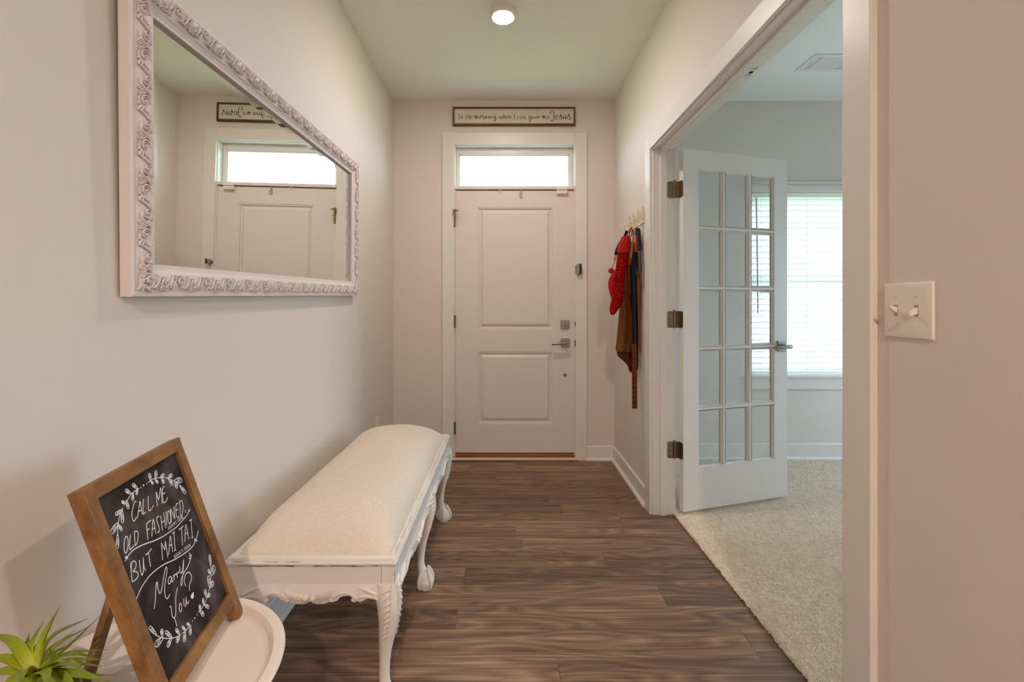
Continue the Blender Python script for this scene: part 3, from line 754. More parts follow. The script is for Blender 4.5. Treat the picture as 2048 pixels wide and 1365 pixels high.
# ---- light switch plate on the right wall
yA, yB_ = 0.845, 0.960          # y extent on the wall
zA, zB_ = EYE-(676.5-CY)*0.90/F*1.02, 0
sy0, sy1 = F*XR/(1870-CX), F*XR/(1772-CX)
zc = EYE-(621.5-CY)*((sy0+sy1)/2)/F
hh = 0.0575
g = thing('light_switch', (XR, (sy0+sy1)/2, zc), 'almond two-gang toggle switch plate beside the doorway', 'switch')
bm_ = MB()
def ringq(x, inset): return [(x, sy0+inset, zc-hh+inset), (x, sy1-inset, zc-hh+inset), (x, sy1-inset, zc+hh-inset), (x, sy0+inset, zc+hh-inset)]
rs = [ringq(XR, 0), ringq(XR-0.0015, 0), ringq(XR-0.0045, 0.002), ringq(XR-0.0060, 0.006), ringq(XR-0.0065, 0.011)]
bm_.loft(rs)
mk('cover_plate', bm_, M['plastic'], g, smooth=30)
for k, (off, up) in enumerate(((0.0232, 1), (-0.0232, -1))):
    yc = (sy0+sy1)/2+off
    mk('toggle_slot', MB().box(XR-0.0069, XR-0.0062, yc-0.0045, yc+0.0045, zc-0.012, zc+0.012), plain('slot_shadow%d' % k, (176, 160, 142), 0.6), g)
    mk('toggle', MB().loft([[(XR-0.006, yc-0.0036, zc-0.006), (XR-0.006, yc+0.0036, zc-0.006), (XR-0.006, yc+0.0036, zc+0.006), (XR-0.006, yc-0.0036, zc+0.006)],
        [(XR-0.0215, yc-0.0028, zc+up*0.0085-0.0028), (XR-0.0215, yc+0.0028, zc+up*0.0085-0.0028), (XR-0.0215, yc+0.0028, zc+up*0.0085+0.0028), (XR-0.0215, yc-0.0028, zc+up*0.0085+0.0028)]]), M['plastic'], g)
    for s in (1, -1):
        mk('screw', MB().lathe([(0.0032, XR-0.0062), (0.0030, XR-0.0072), (0.0, XR-0.0076)], (0, yc, zc+s*0.030), 10, 'X'), M['plastic'], g, smooth=30)

# ---- outlet on the left wall above the bench
oy = F*(-XL)/(CX-753); oz = EYE-(853-CY)*oy/F
g = thing('wall_outlet', (XL, oy, oz), 'white duplex outlet on the wall just above the bench', 'outlet')
mk('cover_plate', MB().cbox(XL, XL+0.006, oy-0.035, oy+0.035, oz-0.058, oz+0.058, 0.002), M['plastic'], g)
for s in (1, -1):
    mk('receptacle', MB().cbox(XL+0.006, XL+0.0075, oy-0.016, oy+0.016, oz+s*0.02-0.014, oz+s*0.02+0.014, 0.0006), M['plastic'], g)

# ---- outside: porch and garden
struct('porch_slab', MB().box(-3.0, 6.2, D+T, 5.1, -0.25, -0.06), plain('concrete', (188, 184, 176), 0.9, bump=0.2, bscale=60), 'pale concrete porch slab outside the entry door', 'porch')
struct('porch_ceiling', MB().box(-3.0, 1.65, D+T, 5.2, 2.86, 2.92), plain('porch_white', (240, 240, 238), 0.7), 'white boarded porch ceiling seen through the transom', 'porch')
struct('porch_beam', MB().box(-3.0, 1.65, 5.0, 5.2, 2.62, 2.86), plain('porch_beam_white', (240, 240, 238), 0.7), 'white beam along the edge of the porch', 'porch')
struct('ground', MB().box(-40, 45, 5.1, 60, -0.40, -0.25), plain('lawn', (138, 164, 104), 0.95, bump=0.6, bscale=40, var=0.25, vscale=6), 'green front lawn outside the windows', 'lawn')
struct('bounce_ground', MB().box(RX1+0.13, 45, -20, 5.1, -0.5, -0.45).box(-40, RX1+0.13, -20, YB-0.2, -0.5, -0.45), plain('bounce_ground_grey', (150, 152, 154), 0.9, bump=0.2, bscale=60), 'unseen grey ground added beside the house for neutral bounce light', 'bounce_ground')  # unseen ground, added so the added window gets grey bounce light
rl = random.Random(11)
def shrub(x, y, r, label, n=900):
    g = thing('garden_shrub', (x, y, -0.25), label, 'shrub', 'shrubs outside the window')
    mk('stem', MB().tube([(x, y, -0.25), (x+0.03, y, 0.1), (x, y+0.03, r*1.0)], [0.03, 0.02, 0.008], 6), plain('bark%d' % int(x*10), (96, 78, 60), 0.9), g)
    m_ = MB()
    for k in range(n):
        a, b = rl.uniform(0, 2*PI), math.acos(rl.uniform(-0.6, 1))
        q = r*(0.55+0.45*rl.random()**0.5)
        c = Vector((x+q*math.sin(b)*math.cos(a), y+q*math.sin(b)*math.sin(a), -0.1+r*0.9+q*math.cos(b)))
        u = Vector((rl.uniform(-1, 1), rl.uniform(-1, 1), rl.uniform(-0.6, 1))).normalized()
        w = u.orthogonal().normalized(); s = rl.uniform(0.03, 0.055)
        m_.add([c, c+u*s*0.5+w*s*0.28, c+u*s, c+u*s*0.5-w*s*0.28], [(0, 1, 2, 3)])
    mk('foliage', m_, M.setdefault('shrub', plain('shrub_leaf', (74, 108, 66), 0.7, var=0.2, vscale=8)), g, kind='stuff')
shrub(3.55, 5.9, 0.72, 'round green shrub showing between the lower blind slats')
shrub(5.3, 6.6, 0.62, 'small green shrub farther along the garden bed')

# ------------------------------------------------------------------ carved ornament helpers
def spiral(cx, cy, r0, turns, a0, sgn=1, n=22, r1=0.12):
    """2-D spiral from radius r0 inwards"""
    out = []
    for i in range(n+1):
        t = i/n; r = r0*((1-t)*(1)+t*r1); a = a0+sgn*turns*2*PI*t
        out.append((cx+r*math.cos(a), cy+r*math.sin(a)))
    return out
def relief_tube(mb, pts2, radii, to3, n=6, flat=None):
    mb.tube([to3(p) for p in pts2], radii, n, True, flat)
def leaf2(mb, base, tip, w, to3, bend=0.0, hgt=0.004, n=5):
    """raised leaf lobe from base to tip in the ornament plane: ridge higher than the edges"""
    bx, by_ = base; tx, ty = tip; dx, dy = tx-bx, ty-by_; L = math.hypot(dx, dy) or 1e-6
    nx, ny = -dy/L, dx/L; v = []; f = []
    for i in range(n+1):
        t = i/n; wd = w*math.sin(PI*min(0.98, 0.12+0.86*t))**0.8
        ox = bend*math.sin(PI*t)
        cx, cy = bx+dx*t+nx*ox, by_+dy*t+ny*ox
        h = hgt*(0.5+0.7*math.sin(PI*(0.15+0.75*t)))
        for q, hq in ((-1.0, -0.15), (-0.62, 0.72), (0.0, 1.0), (0.62, 0.72), (1.0, -0.15)):
            v.append(to3((cx+nx*wd*q, cy+ny*wd*q), h*hq))
    for i in range(n):
        for c in range(4):
            a = i*5+c
            f.append((a, a+1, a+6, a+5))
    mb.add(v, f)

# ------------------------------------------------------------------ mirror
MWD, MHT = 1.498, 0.738
Mm = Matrix.Translation((XL+0.004, 0.978, 1.204)) @ Matrix.Rotation(PI/2, 4, 'Z') @ Matrix.Rotation(math.radians(-1.35), 4, 'Y') @ Matrix.Rotation(math.radians(0.75), 4, 'X')
mi = thing('wall_mirror', None, 'large white carved scrollwork frame mirror hung on the wall over the bench', 'mirror', mat=Mm)
FWD = 0.078
prof = [(0.0, 0.0), (0.0, -0.024), (0.002, -0.0265), (0.007, -0.0275), (0.0095, -0.0255), (0.0125, -0.0245), (0.0145, -0.0255), (0.018, -0.0262), (0.027, -0.0288), (0.036, -0.0293), (0.046, -0.0284), (0.052, -0.0264),
        (0.0545, -0.0255), (0.0565, -0.0255), (0.0585, -0.0235), (0.064, -0.0195), (0.0665, -0.0195), (0.068, -0.0175), (0.074, -0.0165), (0.0765, -0.0165), (0.078, -0.011), (0.078, -0.004)]
def side_pt(side, w, y, e):           # e = 0/1 end of the rail
    if side == 0: return (w if e == 0 else MWD-w, y, w)                    # bottom
    if side == 1: return (w if e == 0 else MWD-w, y, MHT-w)                # top
    if side == 2: return (w, y, w if e == 0 else MHT-w)                    # near
    return (MWD-w, y, w if e == 0 else MHT-w)                              # far
rails = []
for side in range(4):
    mb = MB(); n = len(prof)
    v = [side_pt(side, w, y_, 0) for w, y_ in prof]+[side_pt(side, w, y_, 1) for w, y_ in prof]
    mb.add(v, [(i, i+1, n+i+1, n+i) for i in range(n-1)])
    rails.append(mk('frame_rail', mb, M['mirror_frame'], mi, smooth=25, local=True))
# scroll motif (length along s, width along w, relief towards -y)
def curl(mb, base, tip, w, to3, bend=0.0, hgt=0.004, n=4):
    """small rounded leaf finger: a tapered bent ridge"""
    bx, by_ = base; tx, ty = tip; dx, dy = tx-bx, ty-by_; L = math.hypot(dx, dy) or 1e-6
    pts = [(bx+dx*t-dy/L*bend*math.sin(PI*t), by_+dy*t+dx/L*bend*math.sin(PI*t)) for t in (0, 0.3, 0.6, 0.85, 1.0)]
    relief_tube(mb, pts, [w*0.7, w, w*0.95, w*0.65, w*0.25], lambda p: to3(p, hgt*0.32), 6, (Vector((0, 1, 0)), 2.0))
def motif():
    mb = MB(); Y0 = -0.0285
    def base_y(w):       # follow the convex band
        t = max(-1, min(1, w/0.019)); return Y0-0.0032*(1-t*t)
    def to3(p, h=0.0): return Vector((p[0], base_y(p[1])-h, p[1]))
    fl = (Vector((0, 1, 0)), 1.9)
    for (cx, cy, s, a0) in ((-0.0245, 0.0025, 1, -PI/2), (0.0245, -0.0025, 1, PI/2)):
        for rr0, tr, th0, hh0 in ((0.0150, 1.25, 0.0019, 0.0022), (0.0105, 0.95, 0.0014, 0.0012)):
            sp = spiral(cx, cy, rr0, tr, a0, s, 24, 0.16)
            relief_tube(mb, sp, [th0*(1-0.35*i/24) for i in range(25)], lambda p, h=hh0: to3(p, h), 6, fl)
        mb.ball(to3((cx, cy), 0.0022), 0.0026, 8, 5)
        for k in range(9):                 # acanthus lobes fanning off the scroll
            a = a0+PI+(k-4)*0.30
            r0_, r1_ = 0.0145, 0.0215+0.002*math.sin(k*1.9)
            b2 = (cx+r0_*math.cos(a), cy+r0_*math.sin(a)); t2 = (cx+r1_*math.cos(a+0.30), cy+r1_*math.sin(a+0.30))
            t2 = (t2[0], max(-0.0200, min(0.0200, t2[1])))
            if abs(b2[1]) < 0.0185: curl(mb, b2, t2, 0.0019, to3, 0.0012, 0.0050, 4)
    st = spline([(-0.0245, -0.0125, 0), (-0.010, -0.0125, 0), (0.0, 0.0, 0), (0.010, 0.0125, 0), (0.0245, 0.0125, 0)], 5)
    relief_tube(mb, [(q.x, q.y) for q in st], [0.0024]*len(st), lambda p: to3(p, 0.0018), 6, fl)
    for sg in (1, -1):
        for k in range(5):                 # combed leaf beside the S-stem
            t = k/4
            curl(mb, (sg*(-0.010+0.012*t), sg*(-0.010+0.012*t)), (sg*(0.000+0.013*t), sg*(-0.0195+0.008*t)), 0.0017, to3, sg*0.0015, 0.0046, 4)
        for k in range(5):                 # combed leaf across the joint to the next motif
            t = k/4
            curl(mb, (sg*(0.0385+0.006*t), sg*(-0.006+0.010*t)), (sg*(0.0500+0.004*t), sg*(0.004+0.0145*t)), 0.0018, to3, sg*0.0015, 0.0048, 4)
        curl(mb, (sg*0.037, sg*-0.011), (sg*0.050, sg*-0.018), 0.0022, to3, sg*0.002, 0.0045, 4)
        curl(mb, (sg*0.040, sg*-0.008), (sg*0.053, sg*-0.011), 0.0020, to3, sg*0.002, 0.0045, 4)
    return mb
mesh_motif = mesh_from('scroll_ornament', motif(), 60); mesh_motif.materials.append(M['mirror_frame'])
def put_motifs(side):
    wc = 0.0345
    L = (MWD if side < 2 else MHT)-2*0.016
    n = round(L/0.0985); step = L/n
    for i in range(n):
        s = 0.016+step*(i+0.5); sc = step/0.0985
        if side == 0: Mx = Matrix.Translation((s, 0, wc))
        elif side == 1: Mx = Matrix.Translation((s, 0, MHT-wc)) @ Matrix.Rotation(PI, 4, 'Y')
        elif side == 2: Mx = Matrix.Translation((wc, 0, s)) @ Matrix.Rotation(-PI/2, 4, 'Y')
        else: Mx = Matrix.Translation((MWD-wc, 0, s)) @ Matrix.Rotation(PI/2, 4, 'Y')
        o = mk('scroll_ornament', None, None, rails[side], me=mesh_motif)
        o.matrix_local = Mx @ Matrix.Diagonal((sc, 1, 1, 1))
for s_ in range(4): put_motifs(s_)
# bead string along the sight edge
m_ = MB()
def bead(x, z):
    b = len(m_.v); r = 0.0022
    m_.v += [(x, -0.0165-r*1.2, z), (x+r, -0.0165, z+0.0), (x, -0.0165, z+r), (x-r, -0.0165, z), (x, -0.0165, z-r)]
    m_.f += [(b, b+1, b+2), (b, b+2, b+3), (b, b+3, b+4), (b, b+4, b+1)]
w_ = 0.0712; st_ = 0.0052
k = 0
while w_+k*st_ < MWD-w_: bead(w_+k*st_, w_); bead(w_+k*st_, MHT-w_); k += 1
k = 1
while w_+k*st_ < MHT-w_: bead(w_, w_+k*st_); bead(MWD-w_, w_+k*st_); k += 1
mk('bead_edge', m_, M['mirror_frame'], mi, smooth=80, local=True, kind='stuff')
# glass with a bevelled border
gi = FWD-0.002; bv = 0.026; yb = -0.0050
v = []
for w, y_ in ((gi, yb+0.0004), (gi+bv, yb)):
    v += [(w, y_, w), (MWD-w, y_, w), (MWD-w, y_, MHT-w), (w, y_, MHT-w)]
mb = MB().add(v, [(4, 5, 6, 7)])
gl = mk('mirror_glass', mb, M['mirror'], mi, local=True)
mk('bevel', MB().add(v, [(k, (k+1) % 4, 4+(k+1) % 4, 4+k) for k in range(4)]), M['mirror'], gl, local=True)
mk('backing', MB().box(0.01, MWD-0.01, -0.0035, -0.0005, 0.01, MHT-0.01), plain('mirror_backing', (92, 62, 40), 0.8), mi, local=True)

# ------------------------------------------------------------------ upholstered bench
bX0, bX1, bY0, bY1 = -0.796, -0.308, 1.238, 2.452
RT = 0.470                    # top of the moulded rim
be = thing('upholstered_bench', ((bX0+bX1)/2, (bY0+bY1)/2, 0), 'long distressed white carved bench with cream linen cushion against the wall', 'bench')
def ring_rect(x0, x1, y0, y1, z, r=0.0, n=1):
    return [(x0, y0, z), (x1, y0, z), (x1, y1, z), (x0, y1, z)]
def frame_ring(prof, x0, x1, y0, y1):
    """sweep a closed profile (w inward, z) round a rectangle"""
    mb = MB(); n = len(prof); v = []
    for (cx, cy, sx, sy) in ((x0, y0, 1, 1), (x1, y0, -1, 1), (x1, y1, -1, -1), (x0, y1, 1, -1)):
        for w, z in prof: v.append((cx+sx*w, cy+sy*w, z))
    f = []
    for c in range(4):
        d_ = (c+1) % 4
        for i in range(n): f.append((c*n+i, c*n+(i+1) % n, d_*n+(i+1) % n, d_*n+i))
    return mb.add(v, f)
mk('top_moulding', frame_ring([(0.003, RT-0.022), (0.0, RT-0.018), (-0.001, RT-0.013), (0.002, RT-0.009), (0.006, RT-0.009), (0.007, RT-0.004), (0.011, RT-0.0005), (0.020, RT), (0.026, RT-0.004), (0.028, RT-0.010), (0.028, RT-0.022)], bX0, bX1, bY0, bY1), M['bench'], be, smooth=40)
bandz0, bandz1 = RT-0.072, RT-0.022
sx0, sx1, sy0_, sy1_ = bX0+0.005, bX1-0.005, bY0+0.005, bY1-0.005
for (a, b, c, d_) in ((sx0, sx1, sy0_, sy0_+0.022), (sx0, sx1, sy1_-0.022, sy1_), (sx0, sx0+0.022, sy0_+0.022, sy1_-0.022), (sx1-0.022, sx1, sy0_+0.022, sy1_-0.022)):
    mk('seat_rail', MB().box(a, b, c, d_, bandz0, bandz1), M['bench_clean'], be)
wr = random.Random(21); m_ = MB()
def streak(p, ax, L, up, w):
    p = Vector(p); ax = Vector(ax); up = Vector(up); n = max(2, int(L/0.006)); v = []
    for i in range(n+1):
        t = i/n; ww = w*(0.25+0.75*abs(math.sin(PI*t)))*wr.uniform(0.5, 1.2)
        v += [p+ax*(L*t)+up*ww, p+ax*(L*t)-up*ww*0.6]
    m_.add(v, [(2*i, 2*i+1, 2*i+3, 2*i+2) for i in range(n)])
for k in range(16):
    x = wr.uniform(bX0+0.01, bX1-0.07); L = wr.uniform(0.012, 0.06)
    z, o_ = wr.choice(((RT-0.0185, -0.0001), (RT-0.0090, 0.0022), (RT-0.0215, 0.0026), (RT-0.0185, -0.0001)))
    streak((x, bY0+o_-0.0008, z), (1, 0, 0), L, (0, 0, 1), 0.0011)
for k in range(46):
    y = wr.uniform(bY0+0.01, bY1-0.07); L = wr.uniform(0.012, 0.07)
    z, o_ = wr.choice(((RT-0.0185, -0.0001), (RT-0.0090, 0.0022), (RT-0.0215, 0.0026)))
    streak((bX1-o_+0.0008, y, z), (0, 1, 0), L, (0, 0, 1), 0.0011)
    if k % 2: streak((bX1-0.0105, wr.uniform(bY0+0.01, bY1-0.07), RT+0.0002), (0, 1, 0), L, (1, 0, 0), 0.0010)
streak((sx1+0.0004, sy0_-0.0004, bandz0+0.004), (0, 0, 1), 0.036, (0, 1, 0), 0.0012)
streak((sx1+0.0002, sy0_-0.0006, bandz0+0.004), (0, 0, 1), 0.036, (1, 0, 0), 0.0010)
mk('worn_paint', m_, M['worn'], be, kind='stuff')
# joint lines beside the corner blocks
for (x, y, n_) in ((sx1-0.038, sy0_-0.0004, 'y'),):
    mk('joint', MB().box(x, x+0.0009, y, y+0.002, bandz0, bandz1), M['dark'], be)
# cushion: superellipse dome
NX, NY = 36, 72
cx0_, cx1_, cy0_, cy1_ = bX0+0.024, bX1-0.024, bY0+0.024, bY1-0.024
v = []; f = []
for j in range(NY+1):
    for i in range(NX+1):
        u = -1+2*i/NX; w = -1+2*j/NY
        u2 = math.copysign(abs(math.sin(u*PI/2)), u); w2 = math.copysign(abs(math.sin(w*PI/2)), w)
        ex = (1-abs(u2)**3.0)**0.46 if abs(u2) < 1 else 0
        # end slope of about 12 cm
        dy = min(1.0, (1-abs(w2))*(cy1_-cy0_)/2/0.17); ey = math.sin(dy*PI/2)**0.7
        h = 0.104*(ex*0.9+0.1*(1-u2*u2))*ey
        h += 0.0016*math.sin(u2*5+w2*9)*ex*ey
        v.append(((cx0_+cx1_)/2+(cx1_-cx0_)/2*u2, (cy0_+cy1_)/2+(cy1_-cy0_)/2*w2, RT-0.008+h))
for j in range(NY):
    for i in range(NX):
        a = j*(NX+1)+i; f.append((a, a+1, a+NX+2, a+NX+1))
mk('seat_cushion', MB().add(v, f), M['linen'], be, smooth=60)
mk('seat_board', MB().box(cx0_+0.004, cx1_-0.004, cy0_+0.004, cy1_-0.004, RT-0.05, RT-0.010), M['bench'], be)

# carved apron: board with a scalloped lower edge plus raised scrolls
HP = [(0.0, 0.050), (0.020, 0.0575), (0.042, 0.0565), (0.060, 0.050), (0.068, 0.046), (0.076, 0.0495), (0.084, 0.046), (0.088, 0.038), (0.098, 0.033), (0.112, 0.031), (0.123, 0.032), (0.127, 0.041), (0.136, 0.0485), (0.145, 0.0465), (0.150, 0.0485), (0.160, 0.0485), (0.165, 0.042), (0.176, 0.040), (0.190, 0.042), (0.205, 0.050), (0.218, 0.064)]
def half_z(t):
    t = abs(t)
    for (a, za), (b, zb_) in zip(HP, HP[1:]):
        if a <= t <= b: return za+(zb_-za)*(t-a)/(b-a)
    return HP[-1][1]
def apron(length, org, along, out, name='apron'):
    """org: top-centre of the apron on its outer face, along/out unit vectors; profile stretched to length"""
    org = Vector(org); along = Vector(along); out = Vector(out); Z = Vector((0, 0, 1)); k = (length/2)/0.205
    def to3(p, h=0.0): return org+along*(p[0]*k)+Z*(-p[1])+out*(0.003+h+0.006*math.sin(min(1, p[1]/0.05)*PI*0.9))
    N = 96; v = []; f = []
    for i in range(N+1):
        t = -0.205+0.41*i/N; zb_ = half_z(t)
        cols = [0.0, 0.33, 0.66, 1.0]
        for c in cols: v.append(to3((t, zb_*c)))
        v.append(org+along*(t*k)+Z*(-zb_)-out*0.016); v.append(org+along*(t*k)-out*0.016)
    for i in range(N):
        a = i*6
        for c in range(6):
            d_ = (c+1) % 6
            f.append((a+c, a+d_, a+6+d_, a+6+c))
    f.append(tuple(range(6))); f.append(tuple(N*6+c for c in range(5, -1, -1)))
    ap = mk('apron', MB().add(v, f), M['bench'], be, smooth=40)
    mb = MB(); fo_ = (out, 0.7)
    for s in (1, -1):
        T3 = lambda p, h=0.0, s=s: to3((p[0]*s, p[1]), h)
        # C-scrolls along the two arches
        arc = spline([(0.060, 0.040, 0), (0.063, 0.0465, 0), (0.071, 0.0455, 0), (0.072, 0.037, 0), (0.082, 0.028, 0), (0.097, 0.0235, 0), (0.112, 0.0225, 0), (0.124, 0.026, 0), (0.133, 0.034, 0), (0.138, 0.042, 0), (0.132, 0.0465, 0), (0.127, 0.043, 0), (0.130, 0.0395, 0)], 4)
        relief_tube(mb, [(q.x, q.y) for q in arc], [0.0030+0.0022*math.sin(PI*i/len(arc)) for i in range(len(arc))], lambda p: T3(p, 0.001), 7, fo_)
        arc = spline([(0.154, 0.043, 0), (0.150, 0.0465, 0), (0.146, 0.042, 0), (0.150, 0.036, 0), (0.162, 0.033, 0), (0.178, 0.0325, 0), (0.192, 0.036, 0), (0.203, 0.043, 0)], 4)
        relief_tube(mb, [(q.x, q.y) for q in arc], [0.0030+0.0018*math.sin(PI*i/len(arc)) for i in range(len(arc))], lambda p: T3(p, 0.001), 7, fo_)
        # rib fan of the centre shell
        for q in range(7):
            t = q/6
            leaf2(mb, (0.010+0.046*t, 0.053-0.010*t*t), (0.022+0.050*t, 0.028-0.013*t), 0.0042, T3, -0.004, 0.0060, 6)
        mb.ball(T3((0.0105, 0.036), 0.002), 0.0095, 12, 8, (1, 1, 1))
        # acanthus sprays running up from the leg
        for q in range(6):
            t = q/5
            leaf2(mb, (0.200-0.022*t, 0.030-0.010*t), (0.186-0.040*t, 0.020-0.016*t+0.006), 0.0050, T3, 0.003, 0.0050, 5)
    mk('carving', mb, M['bench'], ap, smooth=50)
    return ap
zt_ = bandz0
lx0, lx1 = sx0+0.045, sx1-0.045
apron(lx1-lx0, ((sx0+sx1)/2, sy0_+0.004, zt_), (1, 0, 0), (0, -1, 0))
apron(lx1-lx0, ((sx0+sx1)/2, sy1_-0.004, zt_), (1, 0, 0), (0, 1, 0))
ym = (sy0_+sy1_)/2
for xq, o_ in ((sx1-0.004, (1, 0, 0)), (sx0+0.004, (-1, 0, 0))):
    for ya, yb_ in ((sy0_+0.045, ym-0.03), (ym+0.03, sy1_-0.045)):
        apron(yb_-ya, (xq, (ya+yb_)/2, zt_), (0, 1, 0), o_)
# cabriole legs with claw-and-ball feet
def cabriole(x, y, ox, oy):
    """x,y: leg axis at the top; (ox,oy) outward direction of the knee"""
    o = Vector((ox, oy, 0)).normalized(); s = Vector((-o.y, o.x, 0)); Z = Vector((0, 0, 1))
    keys = [(zt_, 0.004, 0.036, 0.036), (zt_-0.03, 0.012, 0.036, 0.036), (zt_-0.06, 0.018, 0.034, 0.034), (zt_-0.10, 0.018, 0.029, 0.029), (zt_-0.15, 0.010, 0.0235, 0.023),
            (0.20, 0.000, 0.0185, 0.018), (0.15, -0.006, 0.0155, 0.0155), (0.105, -0.008, 0.0150, 0.015), (0.085, -0.004, 0.0165, 0.017), (0.066, 0.004, 0.022, 0.024), (0.050, 0.010, 0.029, 0.031), (0.030, 0.013, 0.032, 0.034), (0.012, 0.013, 0.030, 0.032), (0.0, 0.013, 0.024, 0.026)]
    sm = spline([(k[0], k[1], k[2]) for k in keys], 3); rings = []
    for q in sm:
        z, of, r = q; c = Vector((x, y, 0))+o*of+Z*max(z, 0.0); ring = []
        sq = 2.6 if z > 0.2 else 2.1
        for k in range(16):
            a = 2*PI*k/16; ca, sa = math.cos(a), math.sin(a)
            m_ = (abs(ca)**sq+abs(sa)**sq)**(-1/sq)
            # square section turned so that a corner faces outwards at the knee
            ring.append(tuple(c+(o*math.cos(a+PI/4*0)+s*math.sin(a))*r*m_))
        rings.append(ring)
    lg = mk('leg', MB().loft(rings), M['bench'], be, smooth=50)
    mb = MB(); c0_ = Vector((x, y, 0))+o*0.013
    for k in range(4):             # toes gripping the ball
        a = k*PI/2+PI/4; d_ = o*math.cos(a)+s*math.sin(a)
        mb.tube([c0_+d_*0.012+Z*0.085, c0_+d_*0.026+Z*0.062, c0_+d_*0.036+Z*0.040, c0_+d_*0.036+Z*0.018, c0_+d_*0.029+Z*0.004], [0.006, 0.0075, 0.0070, 0.0055, 0.0035], 8)
    mk('claw_toes', mb, M['bench'], lg, smooth=60)
    mb = MB()
    mb.ball(c0_+Z*0.0295, 0.0295, 16, 10, (1.16, 1.16, 1.0))
    mk('ball_foot', mb, M['bench'], lg, smooth=True)
    mb = MB()                      # acanthus on the knee, both faces
    for sg in (1, -1):
        dirv = (o+s*sg).normalized(); tang = (o-s*sg).normalized()
        def T3(p, h=0.0):
            z = zt_-p[1]; i = 0
            for i in range(len(keys)-1):
                if keys[i][0] >= z >= keys[i+1][0]: break
            k0, k1 = keys[i], keys[i+1]; t = (k0[0]-z)/max(1e-6, k0[0]-k1[0])
            of = k0[1]+(k1[1]-k0[1])*t; r = k0[2]+(k1[2]-k0[2])*t
            return Vector((x, y, z))+o*of+dirv*(r*0.99+h)+tang*p[0]
        for q in range(9):
            t = q/8
            b2 = (0.016*(1-t)+0.004, 0.012+0.135*t); t2 = (b2[0]-0.026*(1-0.55*t), b2[1]+0.012+0.012*t)
            leaf2(mb, b2, t2, 0.0048, T3, 0.003, 0.0055, 5)
        st = [(0.019*(1-t/8)+0.003, 0.004+0.155*t/8) for t in range(9)]
        relief_tube(mb, st, [0.0030-0.0002*i for i in range(9)], lambda p: T3(p, 0.001), 6)
    mk('knee_carving', mb, M['bench'], lg, smooth=50)
ins = 0.034
for (x, y, ox, oy) in ((sx1-ins, sy0_+ins, 1, -1), (sx0+ins, sy0_+ins, -1, -1), (sx1-ins, sy1_-ins, 1, 1), (sx0+ins, sy1_-ins, -1, 1), (sx1-ins, ym, 1, 0), (sx0+ins, ym, -1, 0)):
    cabriole(x, y, ox, oy)

# ------------------------------------------------------------------ round tray side table
TC = Vector((-0.634, 0.768, 0)); TR_, RIM, TF = 0.2235, 0.530, 0.512
tb = thing('side_table', (TC.x, TC.y, 0), 'round white tray-top side table in front of the bench', 'table')
mk('tray', MB().lathe([(0.0, TF-0.008), (0.196, TF-0.008), (0.2145, RIM-0.012), (TR_-0.001, RIM-0.008), (TR_, RIM-0.004), (TR_-0.002, RIM-0.001), (TR_-0.006, RIM), (0.203, RIM-0.0005), (0.2005, RIM-0.003), (0.196, TF+0.004), (0.190, TF+0.0007), (0.184, TF), (0.0, TF)], (TC.x, TC.y, 0), 96), M['tablewhite'], tb, smooth=35)
for k in range(3):
    a = math.radians(90+120*k); d_ = Vector((math.cos(a), math.sin(a), 0))
    mk('leg', MB().tube([TC+d_*0.13+Vector((0, 0, TF-0.008)), TC+d_*0.165+Vector((0, 0, 0.0))], [0.014, 0.010], 14), M['tablewhite'], tb, smooth=40)

# ------------------------------------------------------------------ chalkboard easel
BO = Vector((-0.52250923, 0.69783593, 0.505)); th, ph = 1.76248364, 0.31083519
KB = (EYE-TF)/(EYE-0.505)
eyeV = Vector((0, 0, EYE))
BO = eyeV+(BO-eyeV)*KB
bu = Vector((math.cos(th), math.sin(th), 0)); bn = Vector((math.sin(th), -math.cos(th), 0))
bvv = Vector((0, 0, math.cos(ph)))-bn*math.sin(ph); bb = bvv.cross(bu)
MBd = Matrix(((bu.x, bb.x, bvv.x, BO.x), (bu.y, bb.y, bvv.y, BO.y), (bu.z, bb.z, bvv.z, BO.z), (0, 0, 0, 1))) @ Matrix.Scale(KB, 4)
cb = thing('chalkboard_easel', None, 'wood framed tabletop chalkboard with white hand lettering on the side table', 'chalkboard', mat=MBd)
BW, BH = 0.277, 0.4175
SW, FTk = 0.0225, 0.022
m_ = MB().cbox(0, SW, 0, FTk, 0.006, BH, 0.0012); mk('stile', m_, M['frame_wood'], cb, local=True)
m_ = MB().cbox(BW-SW, BW, 0, FTk, 0.006, BH, 0.0012); mk('stile', m_, M['frame_wood'], cb, local=True)
mk('rail', MB().cbox(SW, BW-SW, 0, FTk, BH-0.025, BH, 0.0012), M['frame_wood'], cb, local=True)
mk('rail', MB().cbox(SW, BW-SW, 0, FTk, 0.040, 0.066, 0.0012), M['frame_wood'], cb, local=True)
def chalk_board_mat():
    m, nt, b = new_mat('smudged_slate'); L = nt.links; N = nt.nodes.new
    tc = N('ShaderNodeTexCoord'); mp = N('ShaderNodeMapping'); mp.inputs['Scale'].default_value = (16, 16, 9); L.new(tc.outputs['Object'], mp.inputs['Vector'])
    n = N('ShaderNodeTexNoise'); n.inputs['Scale'].default_value = 1.0; n.inputs['Detail'].default_value = 5; n.inputs['Distortion'].default_value = 1.0; L.new(mp.outputs[0], n.inputs['Vector'])
    r = N('ShaderNodeValToRGB'); e = r.color_ramp.elements
    e[0].position = 0.42; e[0].color = (*lin((40, 34, 33)), 1); e[1].position = 0.8; e[1].color = (*lin((92, 84, 84)), 1)
    L.new(n.outputs['Fac'], r.inputs['Fac']); L.new(r.outputs['Color'], b.inputs['Base Color'])
    b.inputs['Roughness'].default_value = 0.8; b.inputs['Specular IOR Level'].default_value = 0.2
    return m
SY = 0.007
